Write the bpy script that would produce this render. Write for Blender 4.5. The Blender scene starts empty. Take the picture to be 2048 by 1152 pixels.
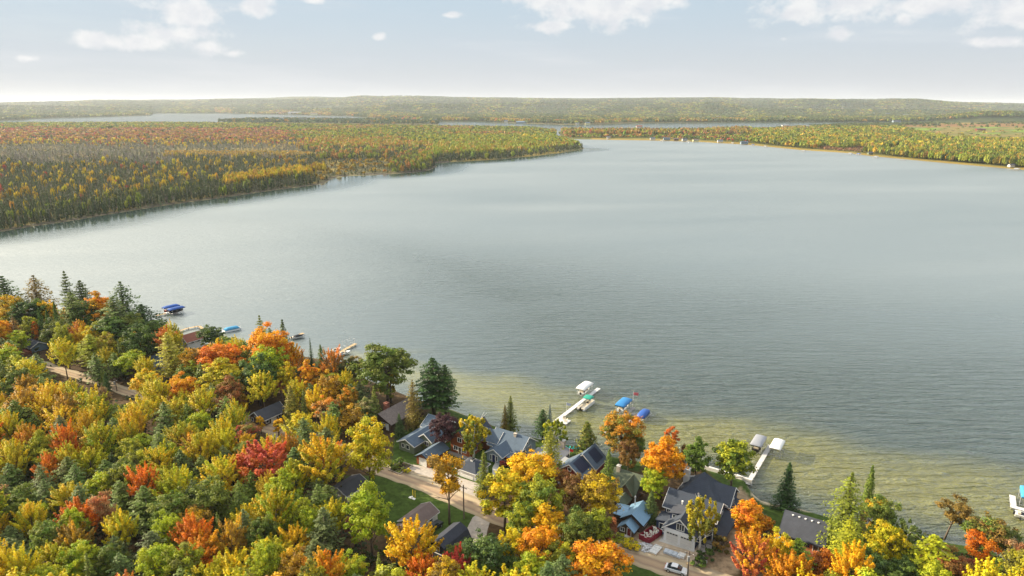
import bpy, math, random
import numpy as np
random.seed(11)
rng = np.random.default_rng(11)
scene = bpy.context.scene
COL = scene.collection
R = math.radians

# ------------------------------------------------------------------ camera
F = 1365.33; CX, CY, HOR = 1024.0, 576.0, 208.0
PITCH = math.atan((CY - HOR) / F); H = 90.0
cam = bpy.data.cameras.new('camera'); camo = bpy.data.objects.new('camera', cam); COL.objects.link(camo)
camo.location = (0, 0, H); camo.rotation_euler = (math.pi / 2 - PITCH, 0, 0)
cam.sensor_width = 36; cam.lens = 24; cam.clip_end = 120000; cam.clip_start = 1.0
scene.camera = camo
sp, cp = math.sin(PITCH), math.cos(PITCH)

def G(x, y, z=1.5):                       # a place seen at photograph pixel (x, y) and height z -> world X, Y
    u = (x - CX) / F; v = (y - CY) / F
    t = (z - H) / (-sp - v * cp)
    return u * t, (cp - v * sp) * t
def P(X, Y, Z):                           # world -> pixel
    d = Y * cp - (Z - H) * sp
    up = Y * sp + (Z - H) * cp
    return CX + F * X / d, CY - F * up / d, F / d
AX = R(-33); E1 = (math.cos(AX), math.sin(AX)); E2 = (-E1[1], E1[0])
def S(s, t): return (s * E1[0] + t * E2[0], s * E1[1] + t * E2[1])   # street frame -> world

# ------------------------------------------------------------------ tagging
def tag(o, label=None, cat=None, group=None, kind=None):
    if label: o['label'] = label
    if cat: o['category'] = cat
    if group: o['group'] = group
    if kind: o['kind'] = kind
    return o
def link(name, data, parent=None):
    o = bpy.data.objects.new(name, data); COL.objects.link(o)
    if parent is not None: o.parent = parent
    return o
def thing(name, label, cat, loc, rot=0.0, group=None):
    o = bpy.data.objects.new(name, None); COL.objects.link(o)
    o.empty_display_size = .3
    o.location = loc; o.rotation_euler = (0, 0, rot)
    return tag(o, label, cat, group)

# ------------------------------------------------------------------ materials
MATS = {}
def nodes(name):
    m = bpy.data.materials.new(name); m.use_nodes = True
    nt = m.node_tree; return m, nt, nt.nodes, nt.links, nt.nodes['Principled BSDF']
def mat(name, col, rough=.7, var=.15, scale=1.2, metal=0.0, bump=0.0, spec=.3, rows=None):
    """procedural paint / timber / shingle: colour varied by two noises; rows = spacing of courses"""
    if name in MATS: return MATS[name]
    m, nt, n, l, b = nodes(name)
    tc = n.new('ShaderNodeTexCoord')
    no = n.new('ShaderNodeTexNoise'); no.inputs['Scale'].default_value = scale; no.inputs['Detail'].default_value = 6
    l.new(tc.outputs['Object'], no.inputs['Vector'])
    n2 = n.new('ShaderNodeTexNoise'); n2.inputs['Scale'].default_value = scale * 9; n2.inputs['Detail'].default_value = 3
    l.new(tc.outputs['Object'], n2.inputs['Vector'])
    add = n.new('ShaderNodeMath'); add.operation = 'ADD'
    l.new(no.outputs['Fac'], add.inputs[0]); l.new(n2.outputs['Fac'], add.inputs[1])
    mr = n.new('ShaderNodeMapRange'); mr.inputs['From Min'].default_value = .6; mr.inputs['From Max'].default_value = 1.4
    mr.inputs['To Min'].default_value = 1 - var; mr.inputs['To Max'].default_value = 1 + var
    l.new(add.outputs[0], mr.inputs['Value'])
    fac = mr.outputs[0]
    if rows:
        sx = n.new('ShaderNodeSeparateXYZ'); l.new(tc.outputs['Object'], sx.inputs[0])
        a = n.new('ShaderNodeMath'); a.operation = 'MULTIPLY'; a.inputs[1].default_value = 1 / rows[1]
        l.new(sx.outputs[rows[0]], a.inputs[0])
        fr = n.new('ShaderNodeMath'); fr.operation = 'FRACT'; l.new(a.outputs[0], fr.inputs[0])
        m2 = n.new('ShaderNodeMapRange'); m2.inputs['From Max'].default_value = .25
        m2.inputs['To Min'].default_value = rows[2]; m2.inputs['To Max'].default_value = 1
        l.new(fr.outputs[0], m2.inputs['Value'])
        mu = n.new('ShaderNodeMath'); mu.operation = 'MULTIPLY'
        l.new(fac, mu.inputs[0]); l.new(m2.outputs[0], mu.inputs[1]); fac = mu.outputs[0]
    vm = n.new('ShaderNodeVectorMath'); vm.operation = 'SCALE'; vm.inputs[0].default_value = col[:3]
    l.new(fac, vm.inputs['Scale']); l.new(vm.outputs[0], b.inputs['Base Color'])
    b.inputs['Roughness'].default_value = rough; b.inputs['Metallic'].default_value = metal
    b.inputs['Specular IOR Level'].default_value = spec
    if bump:
        bp = n.new('ShaderNodeBump'); bp.inputs['Strength'].default_value = bump; bp.inputs['Distance'].default_value = .05
        l.new(n2.outputs['Fac'], bp.inputs['Height']); l.new(bp.outputs[0], b.inputs['Normal'])
    MATS[name] = m; return m

# ------------------------------------------------------------------ mesh builder
class MB:
    def __init__(s): s.v = []; s.f = []
    def add(s, vs, fs):
        k = len(s.v); s.v += [tuple(p) for p in vs]; s.f += [tuple(i + k for i in f) for f in fs]; return s
    def box(s, x0, x1, y0, y1, z0, z1):
        return s.add([(x0,y0,z0),(x1,y0,z0),(x1,y1,z0),(x0,y1,z0),(x0,y0,z1),(x1,y0,z1),(x1,y1,z1),(x0,y1,z1)],
            [(0,3,2,1),(4,5,6,7),(0,1,5,4),(1,2,6,5),(2,3,7,6),(3,0,4,7)])
    def slab(s, q, th):                    # quad q (4 pts, ccw from above) extruded down by th
        lo = [(p[0], p[1], p[2] - th) for p in q]; n = len(q)
        return s.add(list(q) + lo, [tuple(range(n)), tuple(range(2*n-1, n-1, -1))] + [(i, i+n, (i+1)%n+n, (i+1)%n) for i in range(n)])
    def prism(s, poly, axis, a, b):        # 2D polygon extruded along axis ('x': poly is (y,z); 'y': poly is (x,z); 'z': (x,y))
        f = {'x': lambda p, c: (c, p[0], p[1]), 'y': lambda p, c: (p[0], c, p[1]), 'z': lambda p, c: (p[0], p[1], c)}[axis]
        n = len(poly)
        return s.add([f(p, a) for p in poly] + [f(p, b) for p in poly],
            [tuple(range(n)), tuple(range(2*n-1, n-1, -1))] + [(i, i+n, (i+1)%n+n, (i+1)%n) for i in range(n)])
    def tube(s, pts, rad, seg=6, cap=True):
        k = len(s.v); n = len(pts)
        for i, p in enumerate(pts):
            p = np.array(p, float)
            d = np.array(pts[min(i+1, n-1)], float) - np.array(pts[max(i-1, 0)], float); d /= (np.linalg.norm(d) + 1e-9)
            a = np.cross(d, (0, 0, 1) if abs(d[2]) < .9 else (1, 0, 0)); a /= np.linalg.norm(a); b = np.cross(d, a)
            r = rad[i] if hasattr(rad, '__len__') else rad
            for j in range(seg):
                t = 2 * math.pi * j / seg; s.v.append(tuple(p + r * (math.cos(t) * a + math.sin(t) * b)))
        for i in range(n - 1):
            for j in range(seg):
                s.f.append((k+i*seg+j, k+i*seg+(j+1)%seg, k+(i+1)*seg+(j+1)%seg, k+(i+1)*seg+j))
        if cap: s.f.append(tuple(range(k+seg-1, k-1, -1))); s.f.append(tuple(range(k+(n-1)*seg, k+n*seg)))
        return s
    def ball(s, c, r, nu=8, nv=5, sz=1.0):
        k = len(s.v); s.v.append((c[0], c[1], c[2]+r*sz))
        for i in range(1, nv):
            for j in range(nu):
                a = math.pi*i/nv; t = 2*math.pi*j/nu
                s.v.append((c[0]+r*math.sin(a)*math.cos(t), c[1]+r*math.sin(a)*math.sin(t), c[2]+r*sz*math.cos(a)))
        s.v.append((c[0], c[1], c[2]-r*sz)); e = len(s.v)-1
        for j in range(nu): s.f.append((k, k+1+j, k+1+(j+1)%nu)); s.f.append((e, e-nu+(j+1)%nu, e-nu+j))
        for i in range(nv-2):
            for j in range(nu): s.f.append((k+1+i*nu+j, k+1+(i+1)*nu+j, k+1+(i+1)*nu+(j+1)%nu, k+1+i*nu+(j+1)%nu))
        return s
    def mesh(s, name, m, smooth=False):
        me = bpy.data.meshes.new(name); me.from_pydata(s.v, [], s.f); me.materials.append(m)
        if smooth: me.polygons.foreach_set('use_smooth', [True]*len(me.polygons))
        me.update(); return me
    def build(s, name, m, parent=None, smooth=False):
        return link(name, s.mesh(name, m, smooth), parent)

def quads_mesh(name, V, m, attr=None, per=4, smooth=False):
    """V (n*per,3) array of separate polygons with `per` corners; attr: (name, (n*per,4)) colour"""
    n = len(V) // per
    me = bpy.data.meshes.new(name)
    me.vertices.add(len(V)); me.vertices.foreach_set('co', V.astype(np.float32).ravel())
    me.loops.add(len(V)); me.loops.foreach_set('vertex_index', np.arange(len(V), dtype=np.int32))
    me.polygons.add(n); me.polygons.foreach_set('loop_start', np.arange(0, len(V), per, dtype=np.int32))
    me.polygons.foreach_set('loop_total', np.full(n, per, dtype=np.int32))
    me.update(calc_edges=True)
    if attr is not None:
        a = me.attributes.new(attr[0], 'FLOAT_COLOR', 'POINT'); a.data.foreach_set('color', attr[1].astype(np.float32).ravel())
    me.materials.append(m); return me
def grid_mesh(name, V, nr, nc, m, attr=None):
    me = bpy.data.meshes.new(name)
    i = np.arange(nr-1)[:, None]*nc + np.arange(nc-1)[None, :]
    q = np.stack([i, i+1, i+nc+1, i+nc], -1).reshape(-1, 4)[:, ::-1]
    me.vertices.add(len(V)); me.vertices.foreach_set('co', V.astype(np.float32).ravel())
    me.loops.add(q.size); me.loops.foreach_set('vertex_index', q.astype(np.int32).ravel())
    me.polygons.add(len(q)); me.polygons.foreach_set('loop_start', np.arange(0, q.size, 4, dtype=np.int32))
    me.polygons.foreach_set('loop_total', np.full(len(q), 4, dtype=np.int32))
    me.polygons.foreach_set('use_smooth', np.ones(len(q), dtype=bool))
    me.update(calc_edges=True)
    for k, a in (attr or {}).items():
        at = me.attributes.new(k, 'FLOAT_COLOR', 'POINT'); at.data.foreach_set('color', a.astype(np.float32).ravel())
    me.materials.append(m); return me

# ------------------------------------------------------------------ value noise for numpy
def hash2(ix, iy, seed=0):
    h = (ix.astype(np.int64)*374761393 + iy.astype(np.int64)*668265263 + seed*974634777) & 0x7fffffff
    h = (h ^ (h >> 13)) * 1274126177 & 0x7fffffff
    return ((h ^ (h >> 16)) & 0xffff) / 65535.0
def vnoise(x, y, seed=0):
    ix, iy = np.floor(x), np.floor(y); fx, fy = x-ix, y-iy
    fx = fx*fx*(3-2*fx); fy = fy*fy*(3-2*fy)
    a, b = hash2(ix, iy, seed), hash2(ix+1, iy, seed); c, d = hash2(ix, iy+1, seed), hash2(ix+1, iy+1, seed)
    return (a*(1-fx)+b*fx)*(1-fy) + (c*(1-fx)+d*fx)*fy
def fbm(x, y, seed=0, o=4):
    s = 0; a = .5; n = 0
    for k in range(o): s = s + a*vnoise(x*2**k, y*2**k, seed+k); n += a; a *= .5
    return s/n
def sstep(a, b, x):
    t = np.clip((x-a)/(b-a), 0, 1); return t*t*(3-2*t)
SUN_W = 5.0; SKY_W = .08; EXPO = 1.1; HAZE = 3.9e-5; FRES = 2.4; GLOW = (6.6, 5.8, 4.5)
WAVE = 4.4; WATER_DEEP = (.042,.07,.062); WATER_SHALLOW = (.185,.18,.036); FAR_ROUGH = .28
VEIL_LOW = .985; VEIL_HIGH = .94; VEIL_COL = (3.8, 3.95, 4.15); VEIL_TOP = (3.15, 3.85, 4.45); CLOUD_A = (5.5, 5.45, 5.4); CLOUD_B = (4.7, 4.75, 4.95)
# ------------------------------------------------------------------ the land, mapped on the water level as shorelines
NEAR_SHORE = [(-900,560),(-300,590),(0,622),(160,642),(330,668),(420,690),(560,704),(660,722),(740,762),(850,806),(905,820),(960,842),(1000,856),(1060,874),(1110,884),(1150,893),(1200,909),(1290,925),(1400,936),(1450,950),(1492,962),(1503,985),(1520,1001),(1548,1008),(1600,1018),(1650,1033),(1750,1056),(1830,1068),(1900,1088),(1980,1100),(2048,1146),(2300,1220),(2700,1300)]
L_NEAR = NEAR_SHORE + [(2700,3200),(-900,3200)]
PEN_SHORE = [(-900,560),(-300,500),(0,464),(70,452),(130,444),(200,432),(280,419),(350,408),(420,399),(490,389),(560,379),(620,372),(650,367),(664,357),(700,352),(740,351),(790,348),(830,345),(858,341),(874,333),(862,327),(910,324),(1000,319),(1080,311),(1120,306),(1166,299)]
L_PEN = PEN_SHORE + [(1168,296),(1150,289),(1122,281),(1108,276),(1113,270),(1112,264),(1060,258),(950,256),(800,254),(600,250),(430,248),(300,247),(0,248),(-900,256)]
L_ISL = [(430,244.5),(470,247),(600,247),(700,249),(880,250),(872,246),(780,243),(600,240.5),(500,240.5)]
RIGHT_SHORE = [(1119,266),(1121,272),(1130,278),(1200,279.5),(1300,281),(1400,284),(1500,290),(1560,296),(1600,300),(1700,306.5),(1740,312),(1830,320.5),(1900,327),(1980,334),(2048,340),(2700,404)]
L_RIGHT = RIGHT_SHORE + [(2700,236),(1700,248),(1600,252),(1540,256),(1500,258),(1400,262),(1300,263),(1200,263),(1118,262)]
FAR_SHORE = [(-900,249),(0,241),(45,240),(60,238),(100,236.5),(200,234),(300,231),(309,227),(450,227),(590,230),(700,232.5),(760,238),(870,243),(950,243),(1050,247),(1150,250),(1260,246.5),(1350,245.5),(1500,245),(1600,244.5),(1850,244.5),(2700,244)]
L_FAR = FAR_SHORE + [(2700,150),(-900,150)]

def poly_sd(px, py, poly, ky=1.0):
    """signed distance in pixels (+ inside)"""
    d = np.full(px.shape, 1e9); ins = np.zeros(px.shape, bool); n = len(poly)
    for i in range(n):
        x0, y0 = poly[i]; x1, y1 = poly[(i+1) % n]
        ex, ey = x1-x0, (y1-y0)*ky; L = ex*ex+ey*ey+1e-9
        t = np.clip(((px-x0)*ex+(py-y0)*ky*ey)/L, 0, 1)
        d = np.minimum(d, (px-x0-t*ex)**2+((py-y0)*ky-t*ey)**2)
        c = ((y0 > py) != (y1 > py)) & (px < (x1-x0)*(py-y0)/(y1-y0+1e-12)+x0)
        ins ^= c
    d = np.sqrt(d); return np.where(ins, d, -d)

SKY = [(-900,206),(0,209),(40,207),(100,205),(200,202),(400,200.5),(540,197.5),(590,194.5),(640,195),(690,196),(735,193),(770,193.5),(830,194.5),(900,197.5),(1000,199),(1200,200.5),(1300,199),(1400,198.8),(1500,199.5),(1560,201),(1620,199.5),(1700,200.2),(1800,200),(1830,199.5),(1870,203),(1900,205.5),(2048,208.5),(2700,209)]
def zhills(px, D):
    ysky = np.interp(px, [p[0] for p in SKY], [p[1] for p in SKY])-1.2+2.6*(fbm(px/55.0+9, px*0, 15, 3)-.5)
    Dr = 11500 + 1500*np.sin(px/260.0)
    top = H + (HOR-ysky)*Dr/F*1.0
    t = np.clip((D-4300)/(Dr-4300), 0, 1)
    X = px*D/F/1000.0
    ridg = 1-np.abs(2*fbm(X*1.1+3, D/1500.0, 5, 4)-1)
    z = top*(t**2.0) * (1-(1-t)*(.4-.7*ridg))
    Dsh = H*F/(np.interp(px, [p[0] for p in FAR_SHORE], [p[1] for p in FAR_SHORE])-HOR); ramp = sstep(0, 3400, D-Dsh)
    z = z + 170*sstep(4200, 6500, D)*(1-np.abs(2*fbm(X*.55+7, D/1300.0, 9, 4)-1)-.62)*(1-t*.45)
    # a nearer open hill on the right and another in the middle
    z = z*ramp
    z = z + 98*np.exp(-((px-1845)/75.0)**2-((D-8200)/1100.0)**2) + 75*np.exp(-((px-1640)/85.0)**2-((D-8000)/1200.0)**2)
    z = z + 36*np.exp(-((px-1440)/60.0)**2-((D-6300)/600.0)**2) + 38*np.exp(-((px-2000)/120.0)**2-((D-3700)/400.0)**2)
    z = np.where(D > Dr, np.maximum(z, 0)*np.clip(1-(D-Dr)/9000, .35, 1), z)
    lim = H + (HOR-ysky+.4-5.0*(1-t))*D/F
    return np.clip(np.minimum(z, lim), 0, None)
def land(px, py):
    """height of the ground at the place whose water-level pixel is (px, py)"""
    D = H*F/np.maximum(py-HOR, .05)
    sn = poly_sd(px, py, L_NEAR)
    sp_ = poly_sd(px, py, L_PEN, 2.0); si = poly_sd(px, py, L_ISL, 3.0); sr = poly_sd(px, py, L_RIGHT, 2.0); sf = poly_sd(px, py, L_FAR, 3.0)
    z = np.clip(sn*.13, -2.5, 1.5)
    z = np.maximum(z, np.clip(sp_*.10, -2.5, .55))
    z = np.maximum(z, np.clip(si*.6, -2.5, 2))
    z = np.maximum(z, np.clip(sr*.14, -2.5, 1.2))
    zf = np.clip(sf*.6, -2.5, 3)
    zf = np.where(sf > 0, zf + zhills(px, D), zf)
    return np.maximum(z, zf), sn, sp_, si, sr, sf, D

GRASS = (.052,.085,.016); LITTER = (.085,.055,.027); SAND = (.50,.41,.28); MARSH = (.26,.19,.045); PEAT = (.10,.095,.045)
LAWNS = [[(880,815),(905,822),(960,842),(1000,858),(1060,876),(1150,897),(1290,928),(1280,955),(1130,930),(1085,912),(1060,925),(1000,960),(960,990),(800,960),(780,945),(790,890),(850,840)],
         [(690,962),(760,962),(900,1000),(985,1040),(965,1075),(930,1075),(840,1085),(780,1090),(690,1040)],
         [(1400,938),(1450,951),(1495,965),(1505,985),(1520,1003),(1548,1011),(1600,1021),(1650,1037),(1830,1072),(1990,1110),(2040,1150),(1950,1150),(1700,1120),(1640,1110),(1560,1120),(1530,1060),(1480,1010),(1440,980)],
         [(1240,1122),(1400,1165),(1500,1200),(1240,1240),(1200,1160)]]
BARE = [[(1285,1060),(1330,1030),(1480,1075),(1475,1160),(1440,1165),(1230,1105)],[(1480,985),(1500,1010),(1540,1060),(1520,1075),(1470,1030),(1450,1000)]]
BEACH = [[(1500,962),(1500,1000),(1525,1019),(1570,1030),(1625,1036),(1612,1012),(1548,1000),(1520,985),(1508,965)]]
FIELD = [(1790,252),(1900,248),(2700,244),(2700,300),(2048,287),(1960,284),(1900,282),(1850,272),(1810,262)]
def cover(px, py, sn, sp_, sr, D):
    c = np.empty(px.shape+(4,)); c[..., 3] = 1
    n1 = fbm(px/14, py/7, 21, 4)
    base = np.array(LITTER); c[..., :3] = base*(.7+.6*n1)[..., None]
    def put(w, col):
        w = np.clip(w, 0, 1)[..., None]; c[..., :3] = c[..., :3]*(1-w)+np.array(col)*w
    for q in LAWNS: put(sstep(-3, 3, poly_sd(px, py, q)+5*(n1-.5)), GRASS)
    put((sp_ > 0)*1.0, PEAT)
    n2 = fbm(px/40, py/6, 33, 3)
    put((sp_ > 0)*sstep(.5, .62, n2)*.7, MARSH)
    put((sr > 0)*1.0, (.12,.12,.035))
    put((sr > 0)*(1-sstep(3, 7, sr+5*(fbm(px/22, py/3, 61, 3)-.5)))*(px > 1180), (.27,.19,.045))
    put((sp_ > 0)*(1-sstep(5, 9, sp_))*(px < 900), (.07,.062,.05))
    fs = poly_sd(px, py, FIELD, 3.0)
    nf = fbm(px/60, py/3.0, 41, 4)
    put((fs > 0)*1.0, (.20,.16,.05)); put((fs > 0)*sstep(.42, .58, nf)*.9, (.12,.14,.035)); put((fs > 0)*sstep(.62, .72, nf), (.17,.26,.04))
    put((fs > 0)*(py < 254)*1.0, (.22,.12,.045))
    far = D > 3300
    nh = fbm(px/30, (py-200)/1.5, 55, 4); nh2 = fbm(px/8, (py-200)/.8, 57, 3)
    put(far*1.0, (.05,.07,.028)); put(far*sstep(.45, .65, nh), (.085,.09,.03)); put(far*sstep(.56, .75, nh2)*.8, (.035,.055,.03))
    put(far*np.exp(-((px-1845)/70.0)**2-((D-8200)/1300.0)**2), (.28,.25,.07))
    for q in BARE: put(sstep(-3, 3, poly_sd(px, py, q)+6*(n1-.5)), (.33,.24,.15))
    # shore: a thin line of stones and sand
    put((sn > 0)*(px > 880)*(1-sstep(1.5, 4.5, sn))*.7, (.27,.24,.19))
    for q in BEACH: put(sstep(-2, 2, poly_sd(px, py, q)), SAND)
    put((sp_ <= 0)*(sn <= 0)*(sr <= 0)*(D < 3300)*1.0, (.2,.18,.09))
    return c

cols = np.arange(-800, 2700, 6.0)
rows = np.concatenate([np.array([210.6, 211.2, 211.8]), np.arange(212.5, 235, .5), np.arange(235, 345, .7), np.arange(345, 780, 3.5), np.arange(780, 1190, 2.5), np.arange(1190, 1500, 12), np.array([1500, 1700, 2100, 3000])])
def grid(cols, rows):
    px, py = np.meshgrid(cols, rows)
    t = H/(sp+(py-CY)/F*cp)
    return px, py, (px-CX)/F*t, (cp-(py-CY)/F*sp)*t
px, py, X, Y = grid(cols, rows)
Z, sn, sp_, si, sr, sf, D = land(px, py)
V = np.stack([X, Y, Z], -1).reshape(-1, 3)
cv = cover(px, py, sn, sp_, sr, D).reshape(-1, 4)

m, nt, n, l, b = nodes('ground_cover'); MATS['ground_cover'] = m
at = n.new('ShaderNodeAttribute'); at.attribute_name = 'cover'
geo = n.new('ShaderNodeNewGeometry')
no = n.new('ShaderNodeTexNoise'); no.inputs['Scale'].default_value = .9; no.inputs['Detail'].default_value = 9; no.inputs['Roughness'].default_value = .65
l.new(geo.outputs['Position'], no.inputs['Vector'])
no2 = n.new('ShaderNodeTexNoise'); no2.inputs['Scale'].default_value = .012; no2.inputs['Detail'].default_value = 9; no2.inputs['Roughness'].default_value = .7
l.new(geo.outputs['Position'], no2.inputs['Vector'])
mr = n.new('ShaderNodeMapRange'); mr.inputs['From Min'].default_value = .3; mr.inputs['From Max'].default_value = .7; mr.inputs['To Min'].default_value = .55; mr.inputs['To Max'].default_value = 1.45
l.new(no.outputs['Fac'], mr.inputs['Value'])
mr2 = n.new('ShaderNodeMapRange'); mr2.inputs['From Min'].default_value = .3; mr2.inputs['From Max'].default_value = .7; mr2.inputs['To Min'].default_value = .75; mr2.inputs['To Max'].default_value = 1.25
l.new(no2.outputs['Fac'], mr2.inputs['Value'])
mu = n.new('ShaderNodeMath'); mu.operation = 'MULTIPLY'; l.new(mr.outputs[0], mu.inputs[0]); l.new(mr2.outputs[0], mu.inputs[1])
vm = n.new('ShaderNodeVectorMath'); vm.operation = 'SCALE'; l.new(at.outputs['Color'], vm.inputs[0]); l.new(mu.outputs[0], vm.inputs['Scale'])
l.new(vm.outputs[0], b.inputs['Base Color']); b.inputs['Roughness'].default_value = .95; b.inputs['Specular IOR Level'].default_value = .1
go = link('ground', grid_mesh('ground', V, len(rows), len(cols), m, {'cover': cv})); tag(go, kind='structure')

# ------------------------------------------------------------------ water
wc = np.arange(-800, 2700, 12.0)
wr = np.concatenate([np.array([210.8, 212, 214]), np.arange(216, 345, 2.0), np.arange(345, 1190, 5.0), np.arange(1190, 1700, 60)])
px, py, X, Y = grid(wc, wr)
_, sn, sp_, si, sr, sf, D = land(px, py)
# metres from the near shore
NS = np.array([G(x, y, 0) for x, y in NEAR_SHORE])
def dist_line(X, Y, L):
    d = np.full(X.shape, 1e18)
    for i in range(len(L)-1):
        x0, y0 = L[i]; x1, y1 = L[i+1]; ex, ey = x1-x0, y1-y0
        t = np.clip(((X-x0)*ex+(Y-y0)*ey)/(ex*ex+ey*ey), 0, 1)
        d = np.minimum(d, (X-x0-t*ex)**2+(Y-y0-t*ey)**2)
    return np.sqrt(d)
dn = dist_line(X, Y, NS)
PS = np.array([G(x, y, 0) for x, y in PEN_SHORE]); dp = dist_line(X, Y, PS)
W_BAR = np.interp(px, [-800, 600, 750, 900, 1100, 1400, 1700, 2048, 2700], [6, 8, 15, 31, 37, 37, 45, 47, 47])
dd = dn + 22*(fbm(X/26, Y/9, 71, 4)-.5)
shallow = (1-sstep(.45, 1.15, dd/W_BAR)) * (.15+.85*sstep(1, 15, dn)) * (sn < 30)
calm = 1-sstep(8, 75, dp + 40*(fbm(X/300, Y/120, 73, 3)-.5))
calm = np.maximum(calm, (D > 2200)*.8); farw = np.maximum(sstep(-50, 300, dn), (1-sstep(500, 1500, px))*.92)
gust = np.clip(.5+1.5*(fbm(X/260+Y/700, Y/60-X/300, 77, 4)-.5), 0, 1)
wa = np.stack([shallow, calm, gust, farw], -1).reshape(-1, 4)
m, nt, n, l, b = nodes('lake_water'); MATS['lake_water'] = m
at = n.new('ShaderNodeAttribute'); at.attribute_name = 'lake'
se = n.new('ShaderNodeSeparateColor'); l.new(at.outputs['Color'], se.inputs[0])
geo = n.new('ShaderNodeNewGeometry')
mp = n.new('ShaderNodeMapping'); mp.inputs['Rotation'].default_value = (0, 0, R(9)); mp.inputs['Scale'].default_value = (.075, .42, 1)
l.new(geo.outputs['Position'], mp.inputs['Vector'])
w1 = n.new('ShaderNodeTexNoise'); w1.inputs['Scale'].default_value = 1.0; w1.inputs['Detail'].default_value = 5; w1.inputs['Roughness'].default_value = .58; w1.inputs['Distortion'].default_value = .6
l.new(mp.outputs[0], w1.inputs['Vector'])
mp2 = n.new('ShaderNodeMapping'); mp2.inputs['Rotation'].default_value = (0, 0, R(-14)); mp2.inputs['Scale'].default_value = (.4, 1.1, 1)
l.new(geo.outputs['Position'], mp2.inputs['Vector'])
w2 = n.new('ShaderNodeTexNoise'); w2.inputs['Scale'].default_value = 1.0; w2.inputs['Detail'].default_value = 3
l.new(mp2.outputs[0], w2.inputs['Vector'])
ad = n.new('ShaderNodeMath'); ad.operation = 'MULTIPLY_ADD'; ad.inputs[1].default_value = .35
l.new(w2.outputs['Fac'], ad.inputs[0]); l.new(w1.outputs['Fac'], ad.inputs[2])
bp = n.new('ShaderNodeBump'); bp.inputs['Distance'].default_value = WAVE
st = n.new('ShaderNodeMapRange'); st.inputs['From Min'].default_value = 0; st.inputs['From Max'].default_value = 1; st.inputs['To Min'].default_value = 1; st.inputs['To Max'].default_value = .12
l.new(se.outputs['Green'], st.inputs['Value'])
gs = n.new('ShaderNodeMapRange'); gs.inputs['From Min'].default_value = .3; gs.inputs['From Max'].default_value = .7; gs.inputs['To Min'].default_value = .7; gs.inputs['To Max'].default_value = 1.0
l.new(se.outputs['Blue'], gs.inputs['Value'])
ms = n.new('ShaderNodeMath'); ms.operation = 'MULTIPLY'; l.new(st.outputs[0], ms.inputs[0]); l.new(gs.outputs[0], ms.inputs[1])
l.new(ms.outputs[0], bp.inputs['Strength']); l.new(ad.outputs[0], bp.inputs['Height']); l.new(bp.outputs[0], b.inputs['Normal'])
mx = n.new('ShaderNodeMix'); mx.data_type = 'RGBA'; mx.inputs['A'].default_value = WATER_DEEP + (1,); mx.inputs['B'].default_value = WATER_SHALLOW + (1,)
l.new(se.outputs['Red'], mx.inputs['Factor'])
df = n.new('ShaderNodeBsdfDiffuse'); l.new(mx.outputs['Result'], df.inputs['Color'])
gl = n.new('ShaderNodeBsdfGlossy'); gl.inputs['Color'].default_value = (.985, .995, .98, 1); gl.inputs['Roughness'].default_value = .16
l.new(bp.outputs[0], gl.inputs['Normal']); l.new(bp.outputs[0], df.inputs['Normal'])
gl.distribution = 'MULTI_GGX'
def MM(op, a, b_):
    q = n.new('ShaderNodeMath'); q.operation = op
    for i, v in enumerate((a, b_)):
        if isinstance(v, (int, float)): q.inputs[i].default_value = v
        else: l.new(v, q.inputs[i])
    return q.outputs[0]
inv = MM('SUBTRACT', 1.0, se.outputs['Green'])
l.new(MM('ADD', .04, MM('MULTIPLY', inv, MM('ADD', .03, MM('MULTIPLY', MM('MULTIPLY', at.outputs['Alpha'], FAR_ROUGH), MM('ADD', .82, MM('MULTIPLY', se.outputs['Blue'], .36)))))), gl.inputs['Roughness'])
l.new(MM('MULTIPLY', ms.outputs[0], MM('SUBTRACT', 1.0, MM('MULTIPLY', at.outputs['Alpha'], .80))), bp.inputs['Strength'])
lw = n.new('ShaderNodeLayerWeight'); lw.inputs['Blend'].default_value = .5; l.new(bp.outputs[0], lw.inputs['Normal'])
pw = n.new('ShaderNodeMath'); pw.operation = 'POWER'; pw.inputs[1].default_value = FRES; l.new(lw.outputs['Facing'], pw.inputs[0])
fx = MM('MULTIPLY', MM('MULTIPLY', pw.outputs[0], MM('SUBTRACT', 1.0, MM('MULTIPLY', pw.outputs[0], .66))), 1.36)
fr = n.new('ShaderNodeMath'); fr.operation = 'ADD'; fr.inputs[1].default_value = .02; l.new(fx, fr.inputs[0])
msh = n.new('ShaderNodeMixShader'); l.new(fr.outputs[0], msh.inputs[0]); l.new(df.outputs[0], msh.inputs[1]); l.new(gl.outputs[0], msh.inputs[2])
l.new(msh.outputs[0], n['Material Output'].inputs['Surface']); n.remove(b)
wo = link('water', grid_mesh('water', np.stack([X, Y, 0*X], -1).reshape(-1, 3), len(wr), len(wc), m, {'lake': wa})); tag(wo, kind='structure')
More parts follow.
